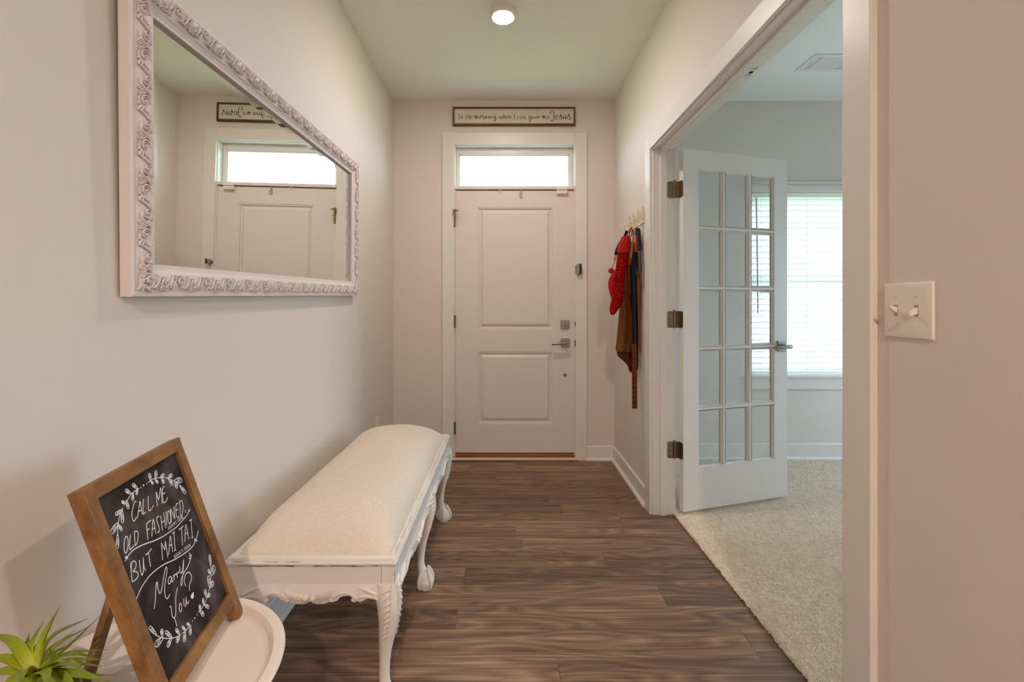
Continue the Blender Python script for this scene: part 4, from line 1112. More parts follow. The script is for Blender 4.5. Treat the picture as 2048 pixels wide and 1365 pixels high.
sl_ = mk('slate', MB().box(SW-0.004, BW-SW+0.004, SY, SY+0.004, 0.062, BH-0.021), chalk_board_mat(), cb, local=True)
M['chalk'] = plain('white_chalk', (232, 230, 230), 0.9)
M['chalk_red'] = plain('red_chalk', (190, 48, 52), 0.9)
def ribbon(mb, pts, w, y, thin=None):
    """flat stroke in the local XZ plane at depth y; with thin, width follows stroke direction like a broad nib"""
    pts = [Vector(p) for p in pts]; m = len(pts); v = []; f = []
    for i, p in enumerate(pts):
        t = pts[min(i+1, m-1)]-pts[max(i-1, 0)]
        t = t.normalized() if t.length > 1e-9 else Vector((1, 0, 0))
        n = Vector((-t.z, 0, t.x)); ww = w
        if thin is not None: ww = thin+(w-thin)*abs(t.z)**1.3
        v += [p+n*ww/2+Vector((0, y, 0)), p-n*ww/2+Vector((0, y, 0))]
    for i in range(m-1): f.append((2*i, 2*i+1, 2*i+3, 2*i+2))
    mb.add(v, f)
def disc(mb, c, r, y, n=10):
    mb.add([(c[0]+r*math.cos(2*PI*k/n), y, c[1]+r*math.sin(2*PI*k/n)) for k in range(n)], [tuple(range(n))])
CHALK = [[[1050,3507],[1019,3522],[938,3464],[857,3372],[828,3288],[840,3245],[893,3254],[924,3280]],[[937,3245],[1040,3364],[1137,3472],[1109,3364],[1078,3240]],[[1006,3339],[1091,3322]],[[1235,3474],[1168,3369],[1106,3250],[1143,3242],[1179,3252]],[[1379,3463],[1310,3352],[1264,3236],[1322,3225],[1417,3257]],[[1508,3204],[1614,3442],[1602,3285],[1769,3460],[1654,3179]],[[1886,3431],[1828,3434],[1752,3343],[1717,3250],[1705,3182],[1772,3169],[1863,3219]],[[1757,3332],[1836,3324]],[[575,3110],[585,3084],[574,3034],[544,2975],[503,2923],[463,2891],[435,2888],[425,2914],[436,2962],[466,3020],[506,3073],[546,3106],[575,3110]],[[663,3091],[598,2992],[539,2891],[610,2888],[653,2903]],[[759,3076],[715,2973],[677,2882]],[[747,3074],[808,3077],[836,3020],[778,2937],[714,2885],[675,2879]],[[1086,3052],[1041,2941],[993,2812]],[[1079,3053],[1149,3062],[1229,3063]],[[1050,2957],[1120,2957]],[[1105,2804],[1288,3050],[1222,2798]],[[1179,2909],[1251,2899]],[[1454,3018],[1407,3033],[1364,2993],[1356,2909],[1350,2824],[1306,2787],[1267,2796]],[[1501,3011],[1411,2765]],[[1608,3021],[1507,2758]],[[1456,2888],[1555,2880]],[[1682,3011],[1559,2780]],[[1756,2983],[1769,2958],[1763,2911],[1741,2853],[1709,2800],[1675,2768],[1648,2764],[1636,2788],[1642,2835],[1663,2893],[1695,2945],[1729,2978],[1756,2983]],[[1708,2760],[1822,2993]],[[1822,2993],[1837,2767]],[[1837,2767],[1940,2992]],[[2093,2979],[2027,2988],[1950,2896],[1914,2774],[1946,2748],[1993,2761]],[[1958,2889],[2028,2887]],[[2148,2987],[2021,2738]],[[2140,2991],[2210,2981],[2216,2901],[2149,2798],[2067,2733],[2019,2735]],[[2244,2771],[2192,2728]],[[363,2782],[437,2817],[584,2840],[717,2826],[911,2779],[1131,2712],[1376,2660],[1596,2637],[1832,2620],[2076,2643],[2225,2663],[2372,2727]],[[384,2842],[441,2783]],[[407,2844],[449,2807]],[[2313,2717],[2356,2676]],[[1271,2588],[1147,2317]],[[1271,2588],[1285,2439]],[[1285,2439],[1385,2557]],[[1385,2557],[1292,2286]],[[1340,2309],[1554,2570],[1461,2290]],[[1433,2432],[1511,2413]],[[1681,2578],[1539,2279]],[[1620,2578],[1708,2572]],[[1514,2282],[1568,2281]],[[1831,2542],[1909,2538],[1999,2535]],[[1924,2537],[1782,2241]],[[1875,2259],[2083,2524],[2012,2237]],[[1969,2376],[2061,2363]],[[2288,2520],[2132,2208]],[[2221,2525],[2318,2518]],[[2101,2214],[2165,2205]],[[2186,2158],[2240,2079]],[[2159,2144],[2212,2075]],[[476,2690],[413,2591],[350,2428]],[[416,2620],[463,2685],[542,2676],[558,2622],[518,2571],[436,2553]],[[436,2553],[513,2498],[511,2435],[439,2413],[349,2426]],[[647,2634],[603,2500],[583,2413],[604,2390],[657,2450],[747,2619]],[[747,2619],[691,2477],[695,2397]],[[814,2628],[874,2615],[997,2638]],[[892,2612],[829,2392]],[[310,2151],[392,2195],[510,2240],[675,2275],[829,2281],[1001,2262],[1198,2224],[1445,2150],[1692,2099],[1935,2066],[2075,2070],[2191,2110],[2297,2158],[2386,2224]],[[572,1776],[655,1862],[731,1973],[815,2081],[844,2078],[810,1985],[811,1897],[889,1930],[1035,2069],[1138,2157],[1178,2153],[1131,2076],[1005,1952],[923,1839],[908,1747],[939,1708],[1024,1733]],[[1211,1956],[1151,1975],[1097,1942],[1084,1890],[1132,1884],[1208,1937],[1174,1869],[1214,1867]],[[1269,1946],[1245,1860]],[[1260,1912],[1319,1926],[1339,1901]],[[1367,1931],[1340,1841]],[[1359,1895],[1419,1909],[1436,1877]],[[1503,1978],[1465,1894],[1480,1844],[1543,1879],[1668,2012],[1574,1878],[1473,1761],[1405,1681],[1364,1664],[1377,1718],[1452,1776],[1568,1809],[1719,1841],[1839,1897],[1896,1957],[1888,2022]],[[1843,1979],[1932,1935]],[[1812,1942],[1890,1907]],[[1468,1584],[1472,1672],[1537,1738],[1614,1757],[1680,1733],[1713,1658],[1695,1596],[1613,1558],[1557,1523],[1529,1447]],[[909,1560],[942,1555],[922,1499],[897,1415],[904,1359],[957,1352],[1023,1424],[1093,1545],[1164,1634],[1257,1702]],[[925,1346],[920,1261],[910,1187]],[[1184,1437],[1194,1419],[1191,1390],[1176,1359],[1154,1333],[1130,1320],[1111,1323],[1102,1341],[1105,1369],[1119,1401],[1141,1426],[1165,1440],[1184,1437]],[[1304,1443],[1253,1359],[1268,1326],[1309,1336],[1375,1428]],[[1375,1428],[1337,1336],[1363,1303],[1412,1329]]]
STEMS = [[[419,3235],[497,3365],[633,3500],[749,3572],[897,3632],[1043,3682],[1229,3683]],[[1498,3680],[1646,3689],[1797,3653],[1965,3587],[2098,3500],[2227,3398],[2319,3281],[2383,3116]],[[406,1429],[505,1300],[621,1189],[773,1081],[907,1023],[1057,980],[1239,963]],[[1534,983],[1715,983],[1881,1014],[2056,1102],[2232,1239],[2360,1415],[2449,1620]]]
LEAVES = [[419,3235,316,3038,37],[510,3389,307,3309,55],[500,3363,529,3240,33],[704,3529,516,3525,36],[680,3525,599,3339,43],[806,3593,742,3656,35],[849,3630,822,3484,41],[997,3686,913,3793,42],[1058,3675,979,3564,35],[1189,3701,1111,3816,44],[1195,3698,1111,3614,31],[1571,3679,1619,3820,44],[1571,3679,1617,3609,32],[1717,3665,1820,3791,48],[1694,3674,1749,3564,35],[1849,3632,2002,3647,36],[1893,3617,1901,3491,46],[2052,3538,2229,3547,38],[2070,3516,2139,3351,47],[2219,3411,2462,3334,72],[2235,3385,2212,3254,51],[2332,3260,2425,3042,55],[428,1416,347,1627,38],[529,1296,568,1404,44],[534,1271,322,1306,67],[720,1129,625,1317,38],[705,1128,550,1094,50],[905,1042,860,1175,37],[899,1020,772,992,43],[1075,983,1019,1097,27],[1046,972,939,864,49],[1212,981,1158,1049,27],[1217,950,1135,841,46],[1589,992,1656,1060,40],[1593,983,1653,834,50],[1747,988,1797,1100,40],[1762,989,1866,848,40],[1899,1039,1939,1188,51],[1916,1037,2040,1016,39],[2097,1133,2186,1324,62],[2105,1117,2272,1132,61],[2262,1308,2250,1425,40],[2267,1271,2484,1355,88],[2370,1428,2460,1634,50]]
DOTS = [[1278,3679,13],[1360,3686,18],[1447,3675,12],[1310,984,12],[1394,974,16],[1482,980,12]]
REDS = [[[1311,3251],[1374,3220]],[[708,3557],[764,3578]],[[1253,1350],[1264,1306],[1316,1304]],[[916,1015],[966,1001]]]
HEART = [[1608,1362],[1503,1359],[1497,1311],[1550,1281]]
SMALL = [[1564,2682],[2105,2662],[1455,2167],[2016,2095]]

YC = SY-0.0004
m_ = MB()
q4 = lambda p: Vector((p[0]*1e-4, 0, p[1]*1e-4))
for s in CHALK: ribbon(m_, spline([q4(p) for p in s], 5), 0.00165, YC)
disc_pts = spline([q4(p) for p in HEART], 4, True)
m_.add([tuple(p+Vector((0, YC, 0))) for p in disc_pts], [tuple(range(len(disc_pts)))])
GL = {'G': [[(5, 9), (2, 10), (0, 7), (0, 3), (2, 0), (5, 1), (5, 4), (3, 4)]], 'R': [[(0, 0), (0, 10)], [(0, 10), (4, 9), (4, 6), (0, 5), (5, 0)]], 'O': [[(2.5, 10), (0, 7), (0, 3), (2.5, 0), (5, 3), (5, 7), (2.5, 10)]],
      'M': [[(0, 0), (0, 10)], [(0, 10), (3, 4)], [(3, 4), (6, 10)], [(6, 10), (6, 0)]], "'": [[(0, 10), (0, 7)]], 'S': [[(5, 9), (2, 10), (0, 8), (2, 5.5), (5, 3), (3, 0), (0, 1)]], 'D': [[(0, 0), (0, 10)], [(0, 10), (4, 9), (5, 5), (4, 1), (0, 0)]],
      'I': [[(0, 0), (0, 10)]], 'N': [[(0, 0), (0, 10)], [(0, 10), (5, 0)], [(5, 0), (5, 10)]], 'K': [[(0, 0), (0, 10)], [(5, 10), (0, 5)], [(0, 5), (5, 0)]], 'B': [[(0, 0), (0, 10)], [(0, 10), (4, 9), (4, 6), (0, 5)], [(0, 5), (5, 4), (5, 1), (0, 0)]], 'E': [[(5, 10), (0, 10)], [(0, 10), (0, 0)], [(0, 0), (5, 0)], [(0, 5), (4, 5)]]}
def small_text(mb, txt, a, b, h, w, y):
    a = q4(a); b = q4(b); d_ = (b-a); L = d_.length; d_.normalize(); up = Vector((-d_.z, 0, d_.x))
    adv = [(3 if c in "I'" else (6 if c == ' ' else (8.5 if c == 'M' else 7.5))) for c in txt]; k = L/sum(adv); x = 0
    for c, ad_ in zip(txt, adv):
        for s in GL.get(c, []): ribbon(mb, [a+d_*((x+p[0])*k)+up*(p[1]/10*h) for p in s], w, y)
        x += ad_
small_text(m_, "GROOM'S DRINK", SMALL[0], SMALL[1], 0.0055, 0.0007, YC)
small_text(m_, "BRIDE'S DRINK", SMALL[2], SMALL[3], 0.0055, 0.0007, YC)
mk('lettering', m_, M['chalk'], sl_, local=True, label='white hand lettering')
for gs, gl_, gd, nm in ((STEMS[:2], LEAVES[:22], DOTS[:3], 'white chalk leaf garland above the lettering'), (STEMS[2:], LEAVES[22:], DOTS[3:], 'white chalk leaf garland below the lettering')):
    m_ = MB()
    for s in gs: ribbon(m_, spline([q4(p) for p in s], 5), 0.0013, YC)
    for (a, b, c, d_, w) in gl_:
        p0, p1 = q4((a, b)), q4((c, d_)); ax = (p1-p0); L = ax.length; ax.normalize(); nn = Vector((-ax.z, 0, ax.x)); w2 = max(w*1e-4, 0.0022)
        out = []
        for k in range(15):
            t = 2*PI*k/14; u = 0.5-0.5*math.cos(t)
            out.append(p0+ax*(L*u)+nn*(w2*math.sin(t)*(0.35+0.65*u)))
        ribbon(m_, out, 0.0014, YC)
        for q in (0.40, 0.52, 0.64, 0.76): ribbon(m_, [p0+ax*(L*(q-0.12))-nn*w2*0.5, p0+ax*(L*(q+0.06))+nn*w2*0.55], 0.0010, YC)
    for (a, b, r) in gd: disc(m_, (a*1e-4, b*1e-4), r*1e-4, YC)
    mk('leaf_garland', m_, M['chalk'], sl_, local=True, label=nm, kind='stuff')
m_ = MB()
for s in REDS: ribbon(m_, [q4(p) for p in s], 0.0022, YC-0.0002)
mk('red_marks', m_, M['chalk_red'], sl_, local=True)
# rear prop leg and twine
MBi = MBd.inverted()
hing = Vector((0.215, FTk, 0.385)); foot = MBi @ Vector((P(172, 1368, F*(EYE-TF)/(1368-CY))))
def bar_between(a, b, w, t, name, par, mat):
    a = Vector(a); b = Vector(b); d_ = (b-a).normalized(); s = d_.cross(Vector((0, 1, 0))).normalized(); u = s.cross(d_)
    c = [s*w/2+u*t/2, s*w/2-u*t/2, -s*w/2-u*t/2, -s*w/2+u*t/2]
    return mk(name, MB().loft([[a+q for q in c], [b+q for q in c]]), mat, par, local=True)
bar_between(hing+Vector((0, 0.006, 0)), foot, 0.020, 0.012, 'prop_leg', cb, M['frame_wood'])
pt = hing.lerp(foot, 0.80)
pt = hing.lerp(foot, 0.62)
te = Vector((0.010, FTk, 0.150))
tw = spline([pt, pt.lerp(te, 0.5)+Vector((0, 0, -0.003)), te], 6)
mk('twine', MB().tube(tw, 0.0014, 6), plain('jute_twine', (128, 84, 44), 0.95), cb, local=True)

# ------------------------------------------------------------------ succulent in a small pot
pc = P(67, 1346, 0.66)
pl_ = thing('potted_succulent', (pc.x, pc.y, TF), 'spiky green succulent plant in the lower left on the side table', 'plant')
mk('pot', MB().lathe([(0.0, TF), (0.032, TF), (0.040, TF+0.055), (0.041, TF+0.065), (0.038, TF+0.065), (0.035, TF+0.058), (0.0, TF+0.058)], (pc.x, pc.y, 0), 32), M['tablewhite'], pl_, smooth=35)
mk('stem', MB().tube([(pc.x, pc.y, TF+0.055), (pc.x, pc.y, pc.z)], [0.012, 0.010], 8), plain('pale_stem', (168, 170, 90), 0.6), pl_, smooth=True)
def succ_mat():
    m, nt, b = new_mat('succulent_leaf'); L = nt.links; N = nt.nodes.new
    tc = N('ShaderNodeTexCoord'); n = N('ShaderNodeTexNoise'); n.inputs['Scale'].default_value = 30; n.inputs['Detail'].default_value = 4; L.new(tc.outputs['Object'], n.inputs['Vector'])
    at = N('ShaderNodeAttribute'); at.attribute_name = 'along'
    mx = N('ShaderNodeMath'); mx.operation = 'MULTIPLY_ADD'; mx.inputs[1].default_value = 0.35; L.new(n.outputs['Fac'], mx.inputs[0]); L.new(at.outputs['Fac'], mx.inputs[2])
    r = N('ShaderNodeValToRGB'); e = r.color_ramp.elements
    e[0].position = 0.12; e[0].color = (*lin((214, 208, 120)), 1); e[1].position = 1.15; e[1].color = (*lin((104, 118, 36)), 1)
    e[1].position = 1.0; k = e.new(0.42); k.color = (*lin((172, 180, 44)), 1); k = e.new(0.72); k.color = (*lin((138, 156, 42)), 1)
    L.new(mx.outputs[0], r.inputs['Fac']); L.new(r.outputs['Color'], b.inputs['Base Color'])
    b.inputs['Roughness'].default_value = 0.42; b.inputs['Subsurface Weight'].default_value = 0.0
    return m
M['succ'] = succ_mat()
def succ_leaf(base, mid, tip, w):
    """fleshy lance-shaped leaf with a channelled upper face"""
    pts = spline([base, mid, tip], 6); m = len(pts); v = []; f = []; al = []
    dirv = (tip-base).normalized(); side = dirv.cross(Vector((0, 0, 1)))
    if side.length < 0.2: side = Vector((1, 0, 0))
    side.normalize()
    for i, p in enumerate(pts):
        t = i/(m-1); tg = (pts[min(i+1, m-1)]-pts[max(i-1, 0)]).normalized(); up = side.cross(tg).normalized()
        if up.z < 0: up = -up
        ww = 0.82*w*(0.55+1.0*math.sin(PI*min(1, 0.15+t*0.9))*0.62)*(1-t**2.2)+0.0004
        th_ = ww*0.42
        for a in range(8):
            an = 2*PI*a/8; c, s = math.cos(an), math.sin(an)
            lift = 0.35*abs(c)*ww if s > -0.1 else 0.18*abs(c)*ww
            v.append(p+side*(c*ww)+up*(s*th_*(0.35 if s > 0 else 0.9)+lift)); al.append(t)
    for i in range(m-1):
        for a in range(8): f.append((i*8+a, i*8+(a+1) % 8, (i+1)*8+(a+1) % 8, (i+1)*8+a))
    f.append(tuple(range(7, -1, -1))); f.append(tuple((m-1)*8+a for a in range(8)))
    o = mk('leaf', MB().add(v, f), M['succ'], pl_, smooth=50)
    at = o.data.attributes.new('along', 'FLOAT', 'POINT')
    at.data.foreach_set('value', al)
    return o
SL = [  # tip pixel, depth change of the tip, bow of the leaf (pixels), half width
    ((88, 1242), 0.02, (-18, 4), 0.0075), ((121, 1212), 0.03, (-6, -4), 0.0085), ((177, 1237), 0.03, (-22, -14), 0.0085), ((178, 1254), 0.05, (-10, -8), 0.0060),
    ((204, 1229), 0.0, (-4, 10), 0.0070), ((196, 1317), 0.02, (4, -22), 0.0062), ((206, 1320), -0.01, (0, -10), 0.0066), ((204, 1333), -0.03, (-4, -10), 0.0072),
    ((234, 1350), -0.03, (0, 6), 0.0070), ((226, 1366), -0.05, (6, -6), 0.0080), ((98, 1296), -0.045, (26, 6), 0.0080), ((-30, 1268), 0.0, (4, -22), 0.0098),
    ((-55, 1330), -0.02, (0, -20), 0.0088), ((-60, 1372), -0.03, (0, -14), 0.0095), ((160, 1392), -0.06, (8, -12), 0.0100), ((120, 1410), -0.07, (6, -20), 0.0095),
    ((60, 1420), -0.08, (-6, -14), 0.0110), ((10, 1410), -0.06, (-10, -18), 0.0110), ((60, 1262), 0.05, (-14, 8), 0.0070), ((105, 1252), 0.05, (-14, 2), 0.0070), ((140, 1290), 0.05, (-4, -6), 0.0060),
    ((38, 1300), 0.04, (-2, 8), 0.0060), ((190, 1400), -0.04, (10, -14), 0.0085), ((20, 1290), 0.03, (-6, -6), 0.0070), ((0, 1350), 0.02, (0, -14), 0.0070), ((150, 1262), 0.07, (-8, -4), 0.0055), ((215, 1300), 0.04, (-6, -14), 0.0050), ((175, 1345), -0.07, (8, -18), 0.0075), ((90, 1390), -0.09, (14, -22), 0.0075), ((40, 1385), -0.09, (-8, -22), 0.0080), ((130, 1330), -0.07, (16, -16), 0.0070)]
for (tp, dd, bow, w) in SL:
    tipw = P(tp[0], tp[1], 0.66+dd)
    bp = P(67+(tp[0]-67)*0.06, 1346+(tp[1]-1346)*0.06, 0.66+dd*0.1)
    md = P(67+(tp[0]-67)*0.5+bow[0], 1346+(tp[1]-1346)*0.5+bow[1], 0.66+dd*0.6)
    succ_leaf(bp, md, tipw, w)
hr = MB()
for k in range(10):
    a = random.uniform(0, 2*PI); b0 = P(130+random.uniform(-30, 60), 1325+random.uniform(-10, 30), 0.66)
    hr.tube([b0, b0+Vector((0.004*math.cos(a), 0.003*math.sin(a), 0.007))], [0.0006, 0.0003], 4)
mk('dry_tips', hr, plain('dry_leaf', (150, 96, 50), 0.9), pl_)

# ------------------------------------------------------------------ framed sign over the door
SC = 280/2048.0
def SG(cx, cy): return (BX(890+cx*SC), BZ(200+cy*SC))
sx0_, sz1_ = SG(120, 120); sx1_, sz0_ = SG(1900, 388)
sg_ = thing('framed_sign', ((sx0_+sx1_)/2, D, sz0_), 'narrow wood framed verse sign above the entry door', 'sign')
fw = 0.011; yf = D-0.024
for (a, b, c, d_) in ((sx0_, sx1_, sz1_-fw, sz1_), (sx0_, sx1_, sz0_, sz0_+fw*1.3), (sx0_, sx0_+fw, sz0_+fw*1.3, sz1_-fw), (sx1_-fw, sx1_, sz0_+fw*1.3, sz1_-fw)):
    mk('frame', MB().cbox(a, b, yf, D-0.0005, c, d_, 0.001), M['sign_wood'], sg_)
pn = mk('panel', MB().box(sx0_+fw, sx1_-fw, D-0.012, D-0.002, sz0_+fw*1.3, sz1_-fw), plain('whitewashed_board', (214, 208, 192), 0.8, var=0.05, vscale=14), sg_)
SER = [  # upright roman letters
 [(208,222),(208,286)],[(198,222),(220,222)],[(198,286),(220,286)],
 [(236,246),(236,286)],[(236,258),(248,245),(258,250),(260,286)],[(229,286),(244,286)],[(253,286),(268,286)],[(230,247),(237,246)],
 [(310,232),(310,276),(317,286),(328,281)],[(301,247),(326,247)],
 [(341,216),(341,286)],[(341,258),(353,245),(363,250),(365,286)],[(334,286),(349,286)],[(358,286),(372,286)],
 [(377,265),(402,262),(398,249),(388,244),(378,251),(374,267),(381,283),(393,287),(403,279)],
 [(790,247),(805,286),(818,252),(832,286),(846,247)],[(784,247),(798,247)],[(839,247),(852,247)],
 [(860,216),(860,286)],[(860,258),(872,245),(882,250),(884,286)],[(853,286),(868,286)],[(877,286),(891,286)],
 [(898,265),(922,262),(918,249),(909,244),(899,251),(895,267),(902,283),(914,287),(924,279)],
 [(938,246),(938,286)],[(938,258),(950,245),(960,250),(962,286)],[(931,286),(946,286)],[(955,286),(970,286)],
 [(1014,222),(1014,286)],[(1003,222),(1026,222)],[(1003,286),(1026,286)],
 [(1066,246),(1066,286)],[(1066,260),(1076,246),(1088,247)],[(1058,286),(1075,286)],
 [(1102,247),(1102,286)],[(1095,286),(1110,286)],
 [(1140,252),(1131,244),(1120,249),(1122,261),(1138,270),(1139,281),(1127,287),(1115,281)],
 [(1154,265),(1179,262),(1175,249),(1165,244),(1155,251),(1151,267),(1158,283),(1170,287),(1181,279)],[(1191,282),(1187,298)]]
SCR = [  # brush script
 [(428,256),(441,240),(440,287)],[(440,266),(456,242),(458,287)],[(458,266),(474,242),(476,280),(488,284)],
 [(512,246),(500,254),(497,270),(505,287),(519,280),(523,262),(512,246),(530,252)],
 [(530,258),(542,238),(551,250),(566,248),(559,272),(572,298)],
 [(590,245),(590,290)],[(590,268),(606,244),(612,280),(624,284)],
 [(634,248),(635,282),(647,279)],[(657,246),(657,288)],[(657,268),(673,246),(678,280),(692,283)],
 [(737,252),(717,246),(705,266),(714,286),(731,272),(739,246),(741,300),(731,327),(718,318),(734,296),(770,272)],
 [(1252,252),(1233,246),(1222,268),(1231,291),(1248,276),(1255,246),(1254,305),(1240,332),(1226,320),(1244,298),(1274,275)],
 [(1282,249),(1283,284),(1295,280)],[(1306,250),(1313,286),(1326,268),(1330,250),(1342,255)],
 [(1348,269),(1369,258),(1366,246),(1353,250),(1346,272),(1358,288),(1387,262)],
 [(1418,256),(1429,242),(1428,288)],[(1428,268),(1443,243),(1446,287)],[(1446,268),(1461,243),(1466,282),(1480,284)],
 [(1498,271),(1519,258),(1515,246),(1503,250),(1496,276),(1508,291),(1538,266)],
 [(1560,222),(1541,215),(1538,190),(1558,172),(1584,175),(1592,212),(1589,270),(1580,310),(1561,328),(1547,318),(1562,302)],
 [(1606,274),(1648,250),(1640,231),(1622,240),(1612,270),(1625,295),(1654,280),(1676,255)],
 [(1676,262),(1692,220),(1690,246),(1704,276),(1693,296),(1674,290)],
 [(1729,240),(1726,280),(1740,293),(1757,272),(1762,240),(1764,284),(1780,282)],
 [(1780,280),(1813,220),(1812,246),(1831,276),(1818,298),(1798,290)]]
m_ = MB(); yL = D-0.0126
toW = lambda p: Vector((SG(*p)[0], 0, SG(*p)[1]))
for s in SER: ribbon(m_, spline([toW(p) for p in s], 5), 7.5*SC/S0, yL, 3.2*SC/S0)
for s in SCR: ribbon(m_, spline([toW(p) for p in s], 6), (10.5 if s[0][0] > 1530 else 8.0)*SC/S0, yL, 2.8*SC/S0)
for c, r in (((1102, 228), 4.5), ((636, 230), 4), ((1284, 232), 4), ((1844, 290), 4.5)): disc(m_, toW(c).xz[:], r*SC/S0, yL)
mk('lettering', m_, plain('black_ink', (26, 22, 20), 0.8), pn, label='black verse lettering')

# ------------------------------------------------------------------ wall hooks and what hangs there
hooks = thing('coat_hook_rack', (XR, 2.8, 1.66), 'cream scrolled metal hook rack on the wall beside the doorway', 'hook rack')
M['cream_metal'] = plain('cream_enamel', (222, 210, 190), 0.5)
zr = 1.690
mk('back_bar', MB().cbox(XR-0.006, XR, 2.62, 3.0, zr-0.010, zr+0.010, 0.002), M['cream_metal'], hooks)
for yc in (2.66, 2.75, 2.85, 2.95):
    m_ = MB()
    f3 = lambda p: (XR-0.006, yc+p[0], zr+p[1])
    for s in (1, -1):
        relief_tube(m_, [(s*a, b) for a, b in spiral(0.020, 0.022, 0.017, 1.3, -PI/2, 1, 18)], 0.0028, f3, 6)
        relief_tube(m_, [(s*a, b) for a, b in spiral(0.015, 0.056, 0.013, 1.3, -PI/2, 1, 18)], 0.0026, f3, 6)
    relief_tube(m_, [(0, -0.03), (0, 0.03), (0, 0.085)], [0.004, 0.003, 0.002], f3, 6)
    for a, b in ((0, 0.09), (0.012, 0.078), (-0.012, 0.078), (0.034, 0.04), (-0.034, 0.04)): m_.ball(f3((a, b)), 0.0055, 8, 6)
    mk('scroll_plate', m_, M['cream_metal'], hooks, smooth=50)
    mk('hook', MB().tube(spline([(XR-0.004, yc, zr), (XR-0.03, yc, zr-0.025), (XR-0.055, yc, zr-0.02), (XR-0.064, yc, zr+0.008)], 5), 0.0038, 8), M['cream_metal'], hooks, smooth=50)

def loft_px(rows, d, thick, fold=0.0, nf=5, n=28, ph0=0.0, dv=0.0):
    """soft hanging shape: rows (py, left px, right px) at depth d -> closed rings with folds"""
    rows3 = spline([(r[0], r[1], r[2]) for r in rows], 5); rings = []
    for k, (py, xl, xr) in enumerate(rows3):
        t = k/(len(rows3)-1)
        c = P((xl+xr)/2, py, d); hw = (xr-xl)/2*d/F; ring = []
        tk = thick*(0.6+0.4*math.sin(PI*min(1, t*1.2+0.15))) if thick < 0.03 else thick
        for a in range(n):
            an = 2*PI*a/n; ca, sa = math.cos(an), math.sin(an)
            f_ = 1+fold*(0.7*math.sin(nf*an+ph0+1.2*t)+0.3*math.sin((2*nf+1)*an+1.7*ph0-2.0*t))*min(1, t*2.5)
            ring.append((c.x+hw*ca*(1+0.10*(f_-1)), c.y+tk*sa*f_+dv*t, c.z+0.002*fold*math.sin(nf*an*2)))
        rings.append(ring)
    return MB().loft(rings)
def strip(pts, w, wd, t=0.0015):
    """ribbon through points, width vector along wd"""
    pts = spline([Vector(p) for p in pts], 6); wd = Vector(wd).normalized(); rings = []
    for i, p in enumerate(pts):
        tg = (pts[min(i+1, len(pts)-1)]-pts[max(i-1, 0)]).normalized(); s = (wd-tg*wd.dot(tg)).normalized(); n = s.cross(tg)
        rings.append([p+s*w/2+n*t, p+s*w/2-n*t, p-s*w/2-n*t, p-s*w/2+n*t])
    return MB().loft(rings)
def knit():
    m, nt, b = new_mat('red_cable_knit'); L = nt.links; N = nt.nodes.new
    tc = N('ShaderNodeTexCoord'); vo = N('ShaderNodeTexVoronoi'); vo.inputs['Scale'].default_value = 95; L.new(tc.outputs['Object'], vo.inputs['Vector'])
    r = N('ShaderNodeValToRGB'); e = r.color_ramp.elements
    e[0].position = 0.1; e[0].color = (*lin((186, 24, 20)), 1); e[1].position = 0.75; e[1].color = (*lin((110, 6, 7)), 1)
    L.new(vo.outputs['Distance'], r.inputs['Fac']); L.new(r.outputs['Color'], b.inputs['Base Color'])
    bp = N('ShaderNodeBump'); bp.invert = True; bp.inputs['Strength'].default_value = 1.0; bp.inputs['Distance'].default_value = 0.006
    L.new(vo.outputs['Distance'], bp.inputs['Height']); L.new(bp.outputs['Normal'], b.inputs['Normal'])
    b.inputs['Roughness'].default_value = 0.95; b.inputs['Specular IOR Level'].default_value = 0.1
    return m
M['knit'] = knit()
M['red'] = plain('red_wool', (166, 20, 19), 0.95, bump=0.8, bscale=300, var=0.15, vscale=60)
ds = 2.69
st = thing('knit_stocking', P(1250, 470, ds), 'red cable-knit stocking with pom-pom hanging from the wall hooks', 'stocking')
mk('leg', loft_px([(497, 1238, 1258), (515, 1234.5, 1257), (535, 1231.5, 1252.5), (552, 1229, 1250), (572, 1227, 1249), (592, 1225, 1247), (608, 1221, 1244), (618, 1219.3, 1237.5), (624, 1219.8, 1233), (628, 1221.5, 1229), (630, 1224, 1226.5)], ds, 0.034, 0.05, 6), M['knit'], st, smooth=60)
mk('heel', loft_px([(541, 1228, 1236), (556, 1219, 1236), (570, 1216.5, 1236), (583, 1218.5, 1234), (592, 1221, 1232), (600, 1223.5, 1230), (604, 1226, 1228)], ds+0.035, 0.024, 0.05, 5), M['red'], st, smooth=60)
cuffm = loft_px([(474, 1243, 1259), (478, 1242, 1261), (490, 1237.5, 1262), (502, 1234, 1261.5), (507, 1235.5, 1257)], ds-0.004, 0.042, 0.07, 22, 66)
mk('cuff', cuffm, M['red'], st, smooth=70)
mk('hanging_loop', strip([P(1250, 480, ds), P(1256, 466, ds), P(1262, 457.5, ds), P(1264, 462, ds), P(1262, 474, ds)], 0.014, (0.3, 1, 0), 0.003), M['red'], st, smooth=60)
mk('pompom_cord', MB().tube([P(1236, 505, ds), P(1231, 520, ds-0.03), P(1224, 538, ds-0.035)], 0.0018, 6), M['red'], st)
m_ = MB(); pcen = P(1222.5, 542, ds-0.035)
for k in range(260):
    u = Vector((random.gauss(0, 1), random.gauss(0, 1), random.gauss(0, 1))).normalized(); w = u.orthogonal().normalized()*0.003
    m_.add([pcen+u*0.008+w, pcen+u*0.008-w, pcen+u*random.uniform(0.017, 0.021)], [(0, 1, 2)])
m_.ball(pcen, 0.0165, 12, 8)
mk('pompom', m_, M['red'], st)
